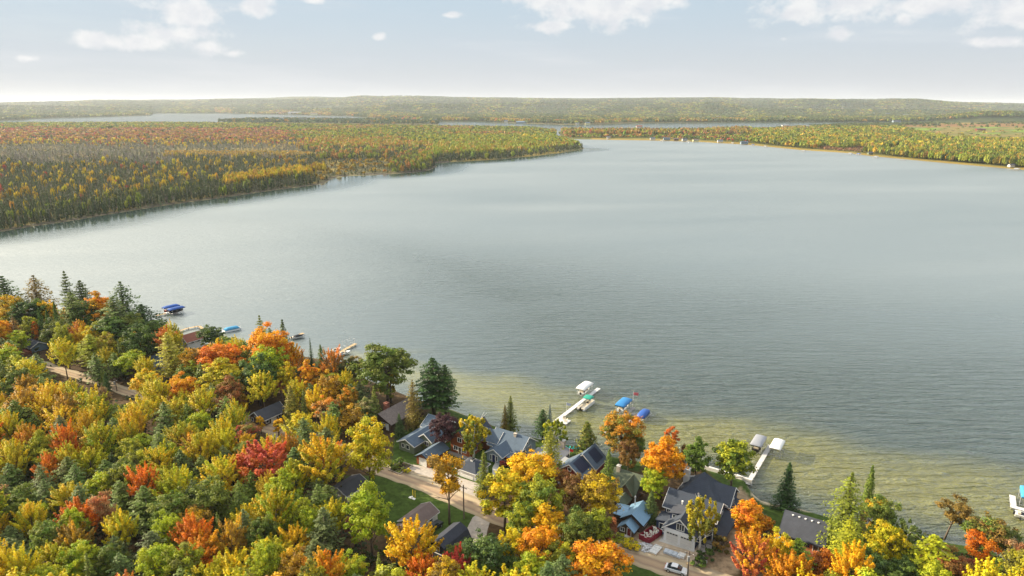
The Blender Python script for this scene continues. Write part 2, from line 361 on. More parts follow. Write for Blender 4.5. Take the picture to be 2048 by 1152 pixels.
# ------------------------------------------------------------------ sun, sky, air
SUN_AZ, SUN_EL = R(-68), R(22)           # azimuth from +Y towards +X
sd = (math.sin(SUN_AZ)*math.cos(SUN_EL), math.cos(SUN_AZ)*math.cos(SUN_EL), math.sin(SUN_EL))
su = bpy.data.lights.new('sun', 'SUN'); su.energy = SUN_W; su.angle = R(.6); su.color = (1, .85, .62)
so = bpy.data.objects.new('sun', su); COL.objects.link(so); so.location = (-200, 50, 200)
from mathutils import Vector
so.rotation_euler = Vector(sd).to_track_quat('Z', 'Y').to_euler()
w = bpy.data.worlds.new('World'); scene.world = w; w.use_nodes = True
n = w.node_tree.nodes; l = w.node_tree.links; bg = n['Background']
sky = n.new('ShaderNodeTexSky'); sky.sky_type = 'NISHITA'; sky.sun_disc = False
sky.sun_elevation = SUN_EL; sky.sun_rotation = SUN_AZ; sky.altitude = 200; sky.dust_density = 2.2; sky.air_density = 1.0; sky.ozone_density = 1.2
tc = n.new('ShaderNodeTexCoord'); sx = n.new('ShaderNodeSeparateXYZ'); l.new(tc.outputs['Generated'], sx.inputs[0])
def M(op, a, b=None, c=None):
    q = n.new('ShaderNodeMath'); q.operation = op
    for i, v in enumerate((a, b, c)):
        if v is None: continue
        if isinstance(v, (int, float)): q.inputs[i].default_value = v
        else: l.new(v, q.inputs[i])
    return q.outputs[0]
az = M('ARCTAN2', sx.outputs[0], sx.outputs[1]); el = M('ARCSINE', sx.outputs[2])
def azel(x, y):
    u = (x-CX)/F; v = (y-CY)/F
    d = np.array([u, cp-v*sp, -sp-v*cp]); d /= np.linalg.norm(d)
    return math.atan2(d[0], d[1]), math.asin(d[2])
CLOUDS = [(360,20,62,48),(350,72,85,30),(205,80,50,18),(290,88,40,14),(415,92,45,20),(468,107,22,9),(502,16,42,20),(620,0,22,9),(758,74,14,9),
          (1100,-8,90,38),(1200,20,140,45),(1110,52,70,14),(1290,5,90,24),(1680,-12,150,52),(1610,20,60,28),(1682,70,24,20),(1805,36,18,22),(1860,10,110,26),(2000,83,44,14),(2060,30,90,34),(55,117,16,8),(1568,78,10,6),(905,30,20,8)]
best = None
for (x, y, rx, ry) in CLOUDS:
    a, e = azel(x, y); ra, re = rx/F*1.1, ry/F*.95
    dx = M('DIVIDE', M('SUBTRACT', az, a), ra); dy = M('DIVIDE', M('SUBTRACT', el, e), re)
    r2 = M('MULTIPLY_ADD', dx, dx, M('MULTIPLY', dy, dy))
    v = M('SUBTRACT', 1.0, M('SQRT', r2))
    best = v if best is None else M('MAXIMUM', best, v)
cmb = n.new('ShaderNodeCombineXYZ'); l.new(az, cmb.inputs[0]); l.new(M('MULTIPLY', el, 1.3), cmb.inputs[1])
nz = n.new('ShaderNodeTexNoise'); nz.inputs['Scale'].default_value = 26; nz.inputs['Detail'].default_value = 9; nz.inputs['Roughness'].default_value = .6
l.new(cmb.outputs[0], nz.inputs['Vector'])
body = M('ADD', M('MULTIPLY', best, 1.0), M('MULTIPLY', M('SUBTRACT', nz.outputs['Fac'], .5), 2.6))
def MR(v, a, b, c=0.0, d=1.0):
    q = n.new('ShaderNodeMapRange'); q.interpolation_type = 'SMOOTHSTEP'
    q.inputs['From Min'].default_value = a; q.inputs['From Max'].default_value = b; q.inputs['To Min'].default_value = c; q.inputs['To Max'].default_value = d
    l.new(v, q.inputs['Value']); return q.outputs[0]
dens = M('MULTIPLY', MR(body, .0, .72), MR(best, -.45, -.1))
# cirrus veils
cm2 = n.new('ShaderNodeCombineXYZ'); l.new(az, cm2.inputs[0]); l.new(M('MULTIPLY_ADD', az, .35, M('MULTIPLY', el, 9.0)), cm2.inputs[1])
nc_ = n.new('ShaderNodeTexNoise'); nc_.inputs['Scale'].default_value = 2.6; nc_.inputs['Detail'].default_value = 6; nc_.inputs['Roughness'].default_value = .55
l.new(cm2.outputs[0], nc_.inputs['Vector'])
veil = M('ADD', MR(nc_.outputs['Fac'], .42, .7, 0, .1), MR(el, R(0), R(9), VEIL_LOW, VEIL_HIGH))
def MIX(f, a, b):
    q = n.new('ShaderNodeMix'); q.data_type = 'RGBA'
    l.new(f, q.inputs['Factor'])
    for k, v in (('A', a), ('B', b)):
        if isinstance(v, tuple): q.inputs[k].default_value = v+(1,)
        else: l.new(v, q.inputs[k])
    return q.outputs['Result']
base = MIX(veil, sky.outputs[0], MIX(MR(el, R(25), R(48)), MIX(MR(el, R(9), R(18)), MIX(MR(el, R(0), R(8.5)), VEIL_COL, VEIL_TOP), (4.0, 4.6, 5.0)), (7.0, 7.3, 7.6)))  # sky high overhead, out of view, is brightened as added fill light
nz2 = n.new('ShaderNodeTexNoise'); nz2.inputs['Scale'].default_value = 40; nz2.inputs['Detail'].default_value = 5
l.new(cmb.outputs[0], nz2.inputs['Vector'])
ccol = MIX(MR(nz2.outputs['Fac'], .35, .65), CLOUD_A, CLOUD_B)
base = MIX(MR(nc_.outputs['Fac'], .48, .75, 0, .55), base, (4.6, 4.7, 4.85))
fin = MIX(M('MULTIPLY', dens, .84), base, ccol)
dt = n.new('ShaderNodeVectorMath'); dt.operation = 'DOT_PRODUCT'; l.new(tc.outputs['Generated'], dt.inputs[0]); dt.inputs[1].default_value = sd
gw = M('MULTIPLY', M('POWER', MR(dt.outputs['Value'], math.cos(R(62)), 1.0), 1.4), MR(el, R(6), R(15), .0, 1.0))  # added glow around the sun, mostly above the view, to brighten the left water
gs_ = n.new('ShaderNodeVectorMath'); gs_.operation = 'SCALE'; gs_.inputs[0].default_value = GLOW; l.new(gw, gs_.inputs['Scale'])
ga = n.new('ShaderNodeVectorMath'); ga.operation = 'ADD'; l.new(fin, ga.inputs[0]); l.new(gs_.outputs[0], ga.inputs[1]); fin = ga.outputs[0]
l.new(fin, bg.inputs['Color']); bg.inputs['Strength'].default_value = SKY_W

hz = MB().box(-32000, 32000, -400, 45000, -4.0, 265)
m = bpy.data.materials.new('haze'); m.use_nodes = True; MATS['haze'] = m
hn = m.node_tree.nodes; hl = m.node_tree.links; hn.remove(hn['Principled BSDF'])
pv = hn.new('ShaderNodeVolumePrincipled'); pv.inputs['Color'].default_value = (.86, .92, 1, 1); pv.inputs['Density'].default_value = HAZE; pv.inputs['Anisotropy'].default_value = .12
hl.new(pv.outputs[0], hn['Material Output'].inputs['Volume'])
ho = hz.build('haze', m); tag(ho, kind='stuff', label='pale blue autumn haze hanging over the whole lake country'); ho['category'] = 'haze'
ho.display_type = 'WIRE'

sc = scene
sc.render.engine = 'CYCLES'; sc.cycles.use_denoising = True
try: sc.cycles.denoiser = 'OPENIMAGEDENOISE'
except Exception: pass
sc.cycles.max_bounces = 6; sc.cycles.diffuse_bounces = 3; sc.cycles.glossy_bounces = 2; sc.cycles.transmission_bounces = 3; sc.cycles.volume_bounces = 0; sc.cycles.transparent_max_bounces = 4
sc.cycles.sample_clamp_indirect = 6; sc.cycles.caustics_reflective = False; sc.cycles.caustics_refractive = False
sc.render.film_transparent = False
sc.view_settings.view_transform = 'Standard'; sc.view_settings.look = 'None'; sc.view_settings.gamma = 1; sc.view_settings.exposure = EXPO
# ------------------------------------------------------------------ foliage materials
def foliage_mat(name, use_obj, trans=.35):
    m = bpy.data.materials.new(name); m.use_nodes = True; MATS[name] = m
    n = m.node_tree.nodes; l = m.node_tree.links; b = n['Principled BSDF']; out = n['Material Output']
    at = n.new('ShaderNodeAttribute'); at.attribute_name = 'leaf'
    if use_obj:
        oi = n.new('ShaderNodeObjectInfo')
        a2 = n.new('ShaderNodeAttribute'); a2.attribute_type = 'OBJECT'; a2.attribute_name = 'second_tone'
        se = n.new('ShaderNodeSeparateColor'); l.new(at.outputs['Color'], se.inputs[0])
        mx = n.new('ShaderNodeMix'); mx.data_type = 'RGBA'
        l.new(se.outputs['Green'], mx.inputs['Factor']); l.new(oi.outputs['Color'], mx.inputs['A']); l.new(a2.outputs['Color'], mx.inputs['B'])
        vm = n.new('ShaderNodeVectorMath'); vm.operation = 'SCALE'; l.new(mx.outputs['Result'], vm.inputs[0])
        ml = n.new('ShaderNodeMath'); ml.operation = 'MULTIPLY'; ml.inputs[1].default_value = 2; l.new(se.outputs['Red'], ml.inputs[0])
        l.new(ml.outputs[0], vm.inputs['Scale']); col = vm.outputs[0]
    else: col = at.outputs['Color']
    l.new(col, b.inputs['Base Color']); b.inputs['Roughness'].default_value = .6; b.inputs['Specular IOR Level'].default_value = .25
    tr = n.new('ShaderNodeBsdfTranslucent'); l.new(col, tr.inputs['Color'])
    ms = n.new('ShaderNodeMixShader'); ms.inputs[0].default_value = trans
    l.new(b.outputs[0], ms.inputs[1]); l.new(tr.outputs[0], ms.inputs[2]); l.new(ms.outputs[0], out.inputs['Surface'])
    return m
LEAF = foliage_mat('tree_leaves', True, .38); FARLEAF = foliage_mat('woodland_leaves', False, .25)

def unit(v): return v/(np.linalg.norm(v, axis=-1, keepdims=True)+1e-9)
def diamonds(c, nrm, size, asp=.75, r=rng):
    """one leaf-clump shaped face at each centre c, facing nrm"""
    N = len(c); t = unit(np.cross(nrm, r.normal(size=(N, 3)))); b = np.cross(nrm, t)
    s = np.asarray(size).reshape(-1, 1)*np.ones((N, 1))
    return np.stack([c+t*s, c+b*s*asp, c-t*s, c-b*s*asp], 1)       # N,4,3
def proto_round(n, r):
    d = unit(r.normal(size=(n, 3))); d[:, 2] = np.abs(d[:, 2])*1.0-.25
    c = d*np.array([1, 1, .85])*r.uniform(.6, 1.05, (n, 1)); c[:, 2] = c[:, 2]*.42+.6
    c[:, 0] *= 1; return diamonds(c, unit(d+.7*r.normal(size=(n, 3))), r.uniform(.28, .5, n)), r.uniform(.65, 1.3, n)
def proto_spike(n, r):
    h = r.uniform(0, 1, n)**.8; a = r.uniform(0, 6.283, n); rad = (1-h)*.9+.06
    c = np.stack([np.cos(a)*rad*.7, np.sin(a)*rad*.7, h*.92+.08], 1)
    d = np.stack([np.cos(a), np.sin(a), .6+0*a], 1)
    q = diamonds(c, unit(d+.4*r.normal(size=(n, 3))), .18+.38*(1-h)); q[:, :, 2] = c[:, None, 2]+(q[:, :, 2]-c[:, None, 2])*.35
    return q, r.uniform(.65, 1.25, n)
def proto_snag(n, r):
    out = []
    for k in range(2):
        a = r.uniform(0, 3.14); dx, dy = math.cos(a)*.10, math.sin(a)*.10
        out.append([(dx, dy, 0), (dx*.2, dy*.2, 1), (-dx*.2, -dy*.2, 1), (-dx, -dy, 0)])
    for k in range(n-2):
        h = r.uniform(.25, .92); a = r.uniform(0, 6.28); L = (1.05-h)*r.uniform(.5, 1)
        dx, dy = math.cos(a)*L, math.sin(a)*L
        out.append([(0, 0, h), (dx, dy, h+.05), (dx*.9, dy*.9, h+.085), (0, 0, h+.05)])
    return np.array(out), r.uniform(.7, 1.2, n)
PR = {'round': [proto_round(26, rng) for _ in range(6)], 'spike': [proto_spike(22, rng) for _ in range(6)], 'snag': [proto_snag(9, rng) for _ in range(5)]}
PRL = {'round': [proto_round(11, rng) for _ in range(6)], 'spike': [proto_spike(10, rng) for _ in range(6)], 'snag': [proto_snag(6, rng) for _ in range(5)]}
FC = {'FG': (.12,.13,.04),'SW': (.10,.12,.055),  # leaf reflectances of the autumn wood
 'G': (.085,.12,.03), 'DG': (.045,.07,.025), 'YG': (.25,.28,.035), 'Y': (.52,.38,.03), 'O': (.40,.22,.06), 'R': (.38,.10,.06), 'PK': (.30,.15,.09),
 'OL': (.095,.11,.05), 'GR': (.19,.18,.16), 'BR': (.20,.12,.05), 'BG': (.06,.095,.05), 'GO': (.36,.24,.04)}
def pick(table, u):
    s = sum(w for _, _, w in table); a = 0
    for k, c, w_ in table:
        a += w_/s
        if u <= a: return k, c
    return table[-1][0], table[-1][1]
T_RED = [('round','R',6),('round','PK',14),('round','O',9),('round','GO',12),('round','G',8),('snag','GR',25),('spike','OL',24)]
T_MIX = [('round','YG',44),('round','G',30),('round','GO',9),('round','O',3),('round','R',.6),('spike','DG',12)]
T_GREY = [('snag','GR',78),('spike','SW',12),('spike','GR',10),('round','Y',.3)]
T_SWAMP = [('spike','SW',46),('spike','DG',15),('snag','GR',34),('round','Y',3.4),('round','GO',.5),('round','R',.25)]
T_SHORE = [('spike','DG',46),('spike','OL',28),('snag','GR',24),('round','YG',3)]
T_GOLD = [('round','Y',50),('round','GO',22),('round','O',12),('round','YG',14)]
T_RIGHT = [('round','YG',48),('round','G',28),('round','GO',10),('round','O',1.2),('spike','DG',9),('round','Y',4)]
T_ORNG = [('round','O',13),('round','BR',20),('round','GO',24),('round','YG',20),('round','G',20),('round','R',2)]
T_FAR = [('round','G',50),('round','FG',34),('round','BG',20)]
T_DARK = [('spike','BG',50),('round','BG',30),('round','G',15),('round','GO',6)]

pts = {'pen': [], 'right': [], 'far': [], 'isl': []}
D_ = 250.0; DS = []
while D_ < 12000:
    s = max(3.3, .0048*D_ if D_ < 3200 else .0046*D_); DS.append((D_, s)); D_ += s*.95
allx, ally, alls, allD = [], [], [], []
for D0, s in DS:
    nW = int(2*D0*.86/s); xx = (np.arange(nW)+.5)*s-nW*s/2+rng.uniform(-.45, .45, nW)*s
    yy = D0+rng.uniform(-.45, .45, nW)*s
    allx.append(xx); ally.append(yy); alls.append(np.full(nW, s))
FX = np.concatenate(allx); FY = np.concatenate(ally); FS = np.concatenate(alls)
zc = -(0-H)*sp+FY*cp; fpx = CX+F*FX/zc; fpy = CY-F*(FY*sp-H*cp)/zc
keep = (fpy > 209) & (fpx > -420) & (fpx < 2470); FX, FY, FS, fpx, fpy = FX[keep], FY[keep], FS[keep], fpx[keep], fpy[keep]
fz, sn, sp_, si, sr, sf, fD = land(fpx, fpy)
ffs = poly_sd(fpx, fpy, FIELD, 3.0)
fn1 = fbm(fpx/70, fpy/7, 91, 3); fn2 = fbm(fpx/25, fpy/5, 93, 3); U = rng.random(len(FX)); U2 = rng.random(len(FX))
near_land = sn > -2
for i in range(len(FX)):
    if near_land[i]: continue
    x, y = fpx[i], fpy[i]; a, b_ = fn1[i], fn2[i]
    if sp_[i] > 1.2:
        d = sp_[i]/2; reg = 'pen'; hh = (8.5, 12.5); g = 1.0
        sy = np.interp(x, [p[0] for p in PEN_SHORE], [p[1] for p in PEN_SHORE])
        u = (y-250)/(sy-250+1e-6)                                  # 0 back .. 1 front
        xb = x+110*(a-.5)+60*(b_-.5)
        if xb < 620:
            if y < 254+8*a: T = T_MIX; hh = (9, 12)
            elif y < 278+16*(a-.3): T = T_RED if x < 520+120*a else T_MIX; hh = (6, 10)
            elif y < 293+10*(b_-.5): T = [('snag','GR',34),('round','Y',7),('round','O',4),('round','R',2),('spike','OL',34)]; hh = (6, 9)
            elif y < 330+26*(a-.5)-(x > 350)*10:
                T = T_GREY; hh = (6, 10)
                if x > 330 and 303 < y < 312+6*b_: T = [('round','GO',50),('spike','OL',30)]; hh = (1.5, 3.5); 
            elif sy-y > 26: T = T_SWAMP if a > .33 else T_GREY; hh = (7, 11.5)
            elif sy-y > 13 and x > 450: T = T_GOLD; hh = (9, 13)
            else: T = T_SHORE; hh = (8, 12)
        elif xb < 850:
            if y < 282+14*(a-.5): T = T_MIX if a < .56 else T_ORNG; hh = (9, 12)
            elif y < 298: T = [('snag','GR',26),('spike','OL',26),('round','GO',22),('round','O',18),('round','YG',20)]; hh = (8, 11)
            elif x < 780 and y > 318+8*a: T = [('spike','OL',40),('snag','GR',30),('round','GO',10)]; hh = (2, 7); g = .6 if y < 338 else .4
            else: T = [('spike','OL',42),('snag','GR',34),('spike','DG',16),('round','O',5),('round','YG',8)]; hh = (8, 12)
        else:
            if y < 276: T = T_MIX if a < .56 else T_ORNG; hh = (9, 13)
            elif y < 292+8*(a-.5): T = [('round','YG',60),('round','Y',10),('round','G',22),('spike','OL',8)]; hh = (10, 13)
            elif sy-y > 7: T = [('round','YG',40),('round','GO',14),('snag','GR',16),('spike','OL',24)]; hh = (10, 13)
            else: T = T_SHORE; hh = (9, 12)
        if U2[i] > g: continue
    elif sr[i] > 3.5+3*a and not (sr[i] > 0 and sf[i] > 0 and fD[i] > 3400):
        if ffs[i] > 0 and U2[i] > .04: continue
        reg = 'right'; hh = (9, 14) if ffs[i] <= 0 else (3, 6)
        if 1640 < x < 1800 and 296 < y < 306 and a > .45: T = [('round','BR',40),('round','PK',30),('snag','GR',30)]; hh = (2, 5)
        elif x < 1500 and y > 258: T = T_ORNG if (y < 274) else [('round','YG',30),('round','G',30),('round','O',14),('spike','DG',14),('round','R',6)]; hh = (12, 17) if y < 274 else (5, 10)
        elif y < 263 and x < 1620: T = T_ORNG if b_ > .5 else T_FAR; hh = (6, 9)
        elif y < 258: T = T_FAR; hh = (8, 11)
        else: T = T_RIGHT if b_ < .62 else [('round','Y',14),('round','GO',30),('round','YG',36),('round','O',3),('spike','DG',14)]
        if x > 1150 and x < 1300 and y > 276.5: continue
        if x > 1300 and x < 1500 and sr[i] < 9 and U2[i] < .55: continue
    elif si[i] > .5: reg = 'isl'; T = T_DARK; hh = (13, 18)
    elif sf[i] > 1.0:
        if ffs[i] > 0: continue
        reg = 'far'; T = T_FAR if fbm(np.array([x/34.]), np.array([(y-200)/3.5]), 97, 3)[0] < .52 else [('round','FG',44),('round','YG',22),('round','G',20),('round','GO',8)]; hh = (10, 15)
        if 430 < x < 1500 and sf[i] < 12: T = T_ORNG if b_ > .5 else T_FAR
        if sf[i] < 8: hh = (13, 17)
    else: continue
    k, c = pick(T, U[i]); pts[reg].append((i, k, c, hh))
WOODS = {'pen': ('distant_woodland', 'autumn swamp forest covering the flat point across the lake', 'woodland'),
 'right': ('distant_woodland', 'yellow green woods behind the far right shore of the lake', 'woodland'),
 'far': ('distant_woodland', 'hazy wooded slopes of the hills on the horizon', 'woodland'),
 'isl': ('distant_woodland', 'dark evergreen wood on the thin spit before the far lake', 'woodland')}
tot = 0
for reg, L in pts.items():
    byp = {}
    for (i, k, c, hh) in L:
        lod = PR if FY[i] < 1250 else PRL
        j = int(hash2(np.array([i]), np.array([3]))[0]*5.99) % len(lod[k]); byp.setdefault((k, j, FY[i] < 1250), []).append((i, c, hh))
    VV, CC = [], []
    for (k, j, nearp), Q in byp.items():
        pq, br = (PR if nearp else PRL)[k][j]; ids = np.array([q[0] for q in Q]); N = len(ids)
        cc = np.array([FC[q[1]] for q in Q]); hh = np.array([q[2] for q in Q])
        h = hh[:, 0]+(hh[:, 1]-hh[:, 0])*rng.random(N)
        s = FS[ids]; 
        rad = np.clip(s*.62, None, 1e9)*rng.uniform(.75, 1.3, N)
        if k == 'spike': rad = np.maximum(rad*.62, 1.1); h = h*1.05
        if k == 'snag': rad = np.maximum(rad*.45, .9)
        if k == 'round' and reg == 'pen': rad = np.where((fpx[ids] < 620) & (fpy[ids] > 285), np.minimum(rad, 2.5), rad)
        if k == 'round': rad = np.minimum(rad, np.maximum(h*.5, s*.62))
        an = rng.uniform(0, 6.283, N); ca, sa = np.cos(an), np.sin(an)
        x = pq[None, :, :, 0]*ca[:, None, None]-pq[None, :, :, 1]*sa[:, None, None]; y = pq[None, :, :, 0]*sa[:, None, None]+pq[None, :, :, 1]*ca[:, None, None]
        v = np.stack([x*rad[:, None, None]+FX[ids][:, None, None], y*rad[:, None, None]+FY[ids][:, None, None], pq[None, :, :, 2]*h[:, None, None]+fz[ids][:, None, None]-.1], -1)
        VV.append(v.reshape(-1, 3))
        col = cc[:, None, :]*rng.uniform(.8, 1.2, (N, 1, 1))*(1+.08*rng.normal(size=(N, 1, 3)))*br[None, :, None]
        col = np.clip(np.repeat(col.reshape(-1, 3), 4, 0), .01, .8); CC.append(np.concatenate([col, np.ones((len(col), 1))], 1))
    if not VV: continue
    nm, lab, cat = WOODS[reg]
    o = link(nm, quads_mesh(nm, np.concatenate(VV), FARLEAF, ('leaf', np.concatenate(CC)))); tag(o, lab, cat, kind='stuff')
    tot += sum(len(v) for v in VV)//4
print("FARFACES", tot)
# ------------------------------------------------------------------ near trees: prototypes
BARK = mat('bark', (.13,.10,.075), .9, .35, 3); BIRCHBARK = mat('birch_bark', (.62,.60,.55), .8, .3, 4); DEADWOOD = mat('dead_wood', (.30,.27,.23), .9, .25, 3)
def leafmesh(name, q, tone):
    """q (n,4,3), tone (n,2): brightness and second-colour share"""
    n = len(q); c = np.zeros((n, 4)); c[:, 0] = np.clip(tone[:, 0]/2, 0, 1); c[:, 1] = np.clip(tone[:, 1], 0, 1); c[:, 3] = 1
    return quads_mesh(name, q.reshape(-1, 3), LEAF, ('leaf', np.repeat(c, 4, 0)))
def limbs(r, h, cr, base, n, lean=0, tr=.28, thin=1.0, up=.5):
    mb = MB(); top = .72*h
    mid = [(0, 0, 0), (lean*.2, 0, h*.25), (lean*.5+r.normal()*.15, r.normal()*.15, h*.5), (lean+r.normal()*.2, r.normal()*.2, top)]
    mb.tube(mid, [tr, tr*.8, tr*.6, tr*.25], 7)
    for k in range(n):
        t = r.uniform(base/h, .7); a = k*2.4+r.uniform(-.4, .4); z0 = t*h; L = cr*r.uniform(.55, .9)
        x0 = np.interp(z0, [p[2] for p in mid], [p[0] for p in mid]); y0 = np.interp(z0, [p[2] for p in mid], [p[1] for p in mid])
        dx, dy = math.cos(a)*L, math.sin(a)*L; rise = L*up*r.uniform(.6, 1.6)
        p = [(x0, y0, z0), (x0+dx*.45, y0+dy*.45, z0+rise*.55), (x0+dx, y0+dy, z0+rise)]
        mb.tube(p, [tr*.38*thin, tr*.24*thin, tr*.08*thin], 5)
        for j in range(2):
            aa = a+r.uniform(-.9, .9); q = [p[1], (p[1][0]+math.cos(aa)*L*.45, p[1][1]+math.sin(aa)*L*.45, p[1][2]+rise*.5)]
            mb.tube(q, [tr*.16*thin, tr*.05*thin], 4)
    return mb
def broad(seed, n=4600, h=13.0, cr=4.4, base=.28, style='round', leaf=.27, lean=0, bark=None, nclump=64, open_=0.0):
    r = np.random.default_rng(seed)
    zc, zr = h*(base+1)/2, h*(1-base)/2
    d = unit(r.normal(size=(nclump, 3))); d[:, 2] += .15; d = unit(d)
    lump = .82+.36*fbm(d[:, 0]*1.7+seed, d[:, 1]*1.7+d[:, 2]*1.3, seed, 2)
    rr = r.uniform(.3, 1.12, nclump)**.75*lump; rr = rr*np.where(r.random(nclump) < .14, 1.14, 1)
    if style == 'egg': shape = np.stack([1-.35*np.clip(d[:, 2], 0, 1)]*2+[np.ones(nclump)], 1)
    elif style == 'vase': shape = np.stack([.65+.45*np.clip(d[:, 2]+.4, 0, 1)]*2+[np.ones(nclump)], 1)
    else: shape = np.ones((nclump, 3))
    cc = d*shape*rr[:, None]*np.array([cr*.86, cr*.86, zr*.86])+np.array([lean, 0, zc])
    cw = r.uniform(.5, 1.3, nclump)*(cr*(.175 if nclump > 60 else .21))
    if open_: kk = r.random(nclump) > open_; cc, cw, d = cc[kk], cw[kk], d[kk]; nclump = len(cc)
    ci = r.choice(nclump, n, p=cw**2/np.sum(cw**2))
    g = r.normal(size=(n, 3)); g = unit(g)*(r.uniform(.2, 1.1, (n, 1))+.35*(r.random((n, 1)) < .12))*cw[ci][:, None]
    if style == 'spray':                    # tufts drawn out upward and outward
        ax = unit(d[ci]*np.array([.8, .8, .2])+np.array([0, 0, 1.0])); u = r.uniform(-.6, 1.9, n); g = g*.54*(1.25-.5*np.clip(u, 0, 2.2))[:, None]+ax*(u*cw[ci]*1.15)[:, None]
    elif style == 'droop': g = g*np.array([.55, .55, .9])+np.stack([0*ci, 0*ci, -r.uniform(0, 1.8, n)*cw[ci]], 1)
    else: g[:, 2] *= .72
    c = cc[ci]+g
    out = unit(c-np.array([lean, 0, zc*.9])); nr = unit(out*.5+unit(g)*.7+np.array([0, 0, .35])+.55*r.normal(size=(n, 3)))
    q = diamonds(c, nr, leaf*r.uniform(.7, 1.35, n), .8, r)
    cb = r.uniform(.8, 1.18, nclump); cm = np.clip(r.normal(.4, .33, nclump)+.25*(cc[:, 2]-zc)/zr, 0, 1)
    tone = np.stack([cb[ci]*r.uniform(.72, 1.3, n), np.clip(cm[ci]+r.normal(0, .14, n), 0, 1)], 1)
    cm_ = leafmesh('crown', q, tone); tm = limbs(r, h, cr, h*base*.8, 9, lean, .24, up=.55 if style != 'droop' else 1.0).mesh('trunk', bark or BARK, True)
    return cm_, tm, h, cr
def conifer(seed, h=15.0, cr=2.7, levels=26, per=10, style='spruce', base=.06):
    r = np.random.default_rng(seed); C, N_, S_, T_ = [], [], [], []
    for k in range(levels):
        t = k/(levels-1); z = h*(base+(1-base)*t)
        if style == 'spruce': rad = cr*(1-t)**.85+.12
        elif style == 'pine': rad = cr*(1-t**2.6)*(.72+.28*math.sin(k*2.1+seed))+.35
        elif style == 'hemlock': rad = cr*(1-t**2.6)**.8*(.85+.15*math.sin(k*1.7+seed))+.15
        else: rad = cr*(math.sin(math.pi*min(1, (t*.86+.14)))**.6)*(1-.55*t)+.1   # cedar
        nb = max(4, int(per*(.45+.55*(1-t)))) if style != 'pine' else per//2+2
        for j in range(nb):
            a = 6.283*j/nb+k*1.3+r.uniform(-.25, .25); L = rad*r.uniform(.7, 1.15); nt_ = max(3, int(L/.30))
            bb = r.uniform(.82, 1.15); bm = r.random()
            for i in range(nt_):
                u = (i+.6)/nt_
                if style == 'cedar' and u < .35: continue
                dz = {'spruce': -.30*L*u+.10*L*u*u, 'pine': .18*L*u, 'hemlock': -.18*L*u*u, 'cedar': .25*L*u}[style]
                for w_ in range(3 if style != 'pine' else 4):
                    side = r.uniform(-1, 1)*(.30*L*(1-abs(u-.45))) if style != 'cedar' else r.uniform(-.3, .3)*L
                    ca, sa = math.cos(a), math.sin(a); x = ca*L*u-sa*side; y = sa*L*u+ca*side
                    C.append((x, y, z+dz+r.normal()*.10-(.12*abs(side) if style == 'spruce' else 0)))
                    N_.append((ca*.35+r.normal()*.35, sa*.35+r.normal()*.35, .9+r.normal()*.3) if style != 'cedar' else (ca+r.normal()*.4, sa+r.normal()*.4, .35+r.normal()*.3))
                    S_.append(r.uniform(.15, .29)*(1.25 if style in ('pine', 'cedar') else 1)); T_.append((bb*r.uniform(.7, 1.3)*(.85+.3*u), .25*bm+.5*u*r.random()))
    q = diamonds(np.array(C), unit(np.array(N_)), np.array(S_), .55, r)
    mb = MB().tube([(0, 0, 0), (0, 0, h*.5), (0, 0, h*.98)], [.02*h, .013*h, .02], 6)
    if style == 'pine':
        for k in range(14):
            a = k*2.4; z = h*r.uniform(.25, .9); L = cr*r.uniform(.5, .8)
            mb.tube([(0, 0, z), (math.cos(a)*L, math.sin(a)*L, z+.15*L)], [.07, .02], 4)
    return leafmesh('crown', q, np.array(T_)), mb.mesh('trunk', BARK, True), h, cr
def bare(seed, h=11.0, cr=3.0, leafy=260):
    r = np.random.default_rng(seed); mb = limbs(r, h, cr, h*.3, 16, 0, .17, 1.1, 1.2)
    C = []; 
    for k in range(70):
        a = r.uniform(0, 6.28); z = h*r.uniform(.4, .85); L = cr*r.uniform(.3, .7)
        x, y = math.cos(a)*L*.6, math.sin(a)*L*.6; e = (x*1.6, y*1.6, z+r.uniform(.5, 1.6)); mb.tube([(x*.5, y*.5, z-.4), (x, y, z), e], [.035, .025, .008], 3); C.append(e)
    C = np.array(C); ci = r.integers(0, len(C), leafy); c = C[ci]+r.normal(size=(leafy, 3))*.35
    q = diamonds(c, unit(r.normal(size=(leafy, 3))), r.uniform(.12, .24, leafy), .8, r)
    return leafmesh('crown', q, np.stack([r.uniform(.7, 1.2, leafy), r.random(leafy)], 1)), mb.mesh('trunk', DEADWOOD, True), h, cr
TP = {
 'maple': [broad(100+i, style='round', leaf=.165, n=11500, nclump=130) for i in range(4)]+[broad(110+i, style='egg', cr=4.0, h=14, leaf=.185, n=9000, nclump=115) for i in range(2)],
 'spray': [broad(120+i, style='spray', leaf=.15, n=12500, nclump=125) for i in range(4)],
 'thin': [broad(130+i, style='vase', leaf=.18, n=4600, nclump=60, open_=.25, base=.34) for i in range(3)],
 'birch': [broad(140+i, style='droop', leaf=.16, n=9500, h=14, cr=3.0, base=.2, nclump=90, open_=.04, bark=BIRCHBARK) for i in range(3)],
 'small': [broad(150+i, style='egg', leaf=.18, n=3800, h=8, cr=2.2, base=.16, nclump=34) for i in range(3)],
 'bush': [broad(160+i, style='round', leaf=.22, n=1100, h=3, cr=1.8, base=.04, nclump=24) for i in range(2)],
 'spruce': [conifer(200+i, style='spruce') for i in range(3)],
 'pine': [conifer(210+i, h=17, cr=3.8, levels=17, per=11, style='pine', base=.22) for i in range(3)],
 'hemlock': [conifer(220+i, h=14, cr=3.6, levels=22, per=12, style='hemlock', base=.08) for i in range(3)],
 'cedar': [conifer(230+i, h=11, cr=1.9, levels=24, per=11, style='cedar', base=.03) for i in range(3)],
 'bare': [bare(240+i) for i in range(2)],
}
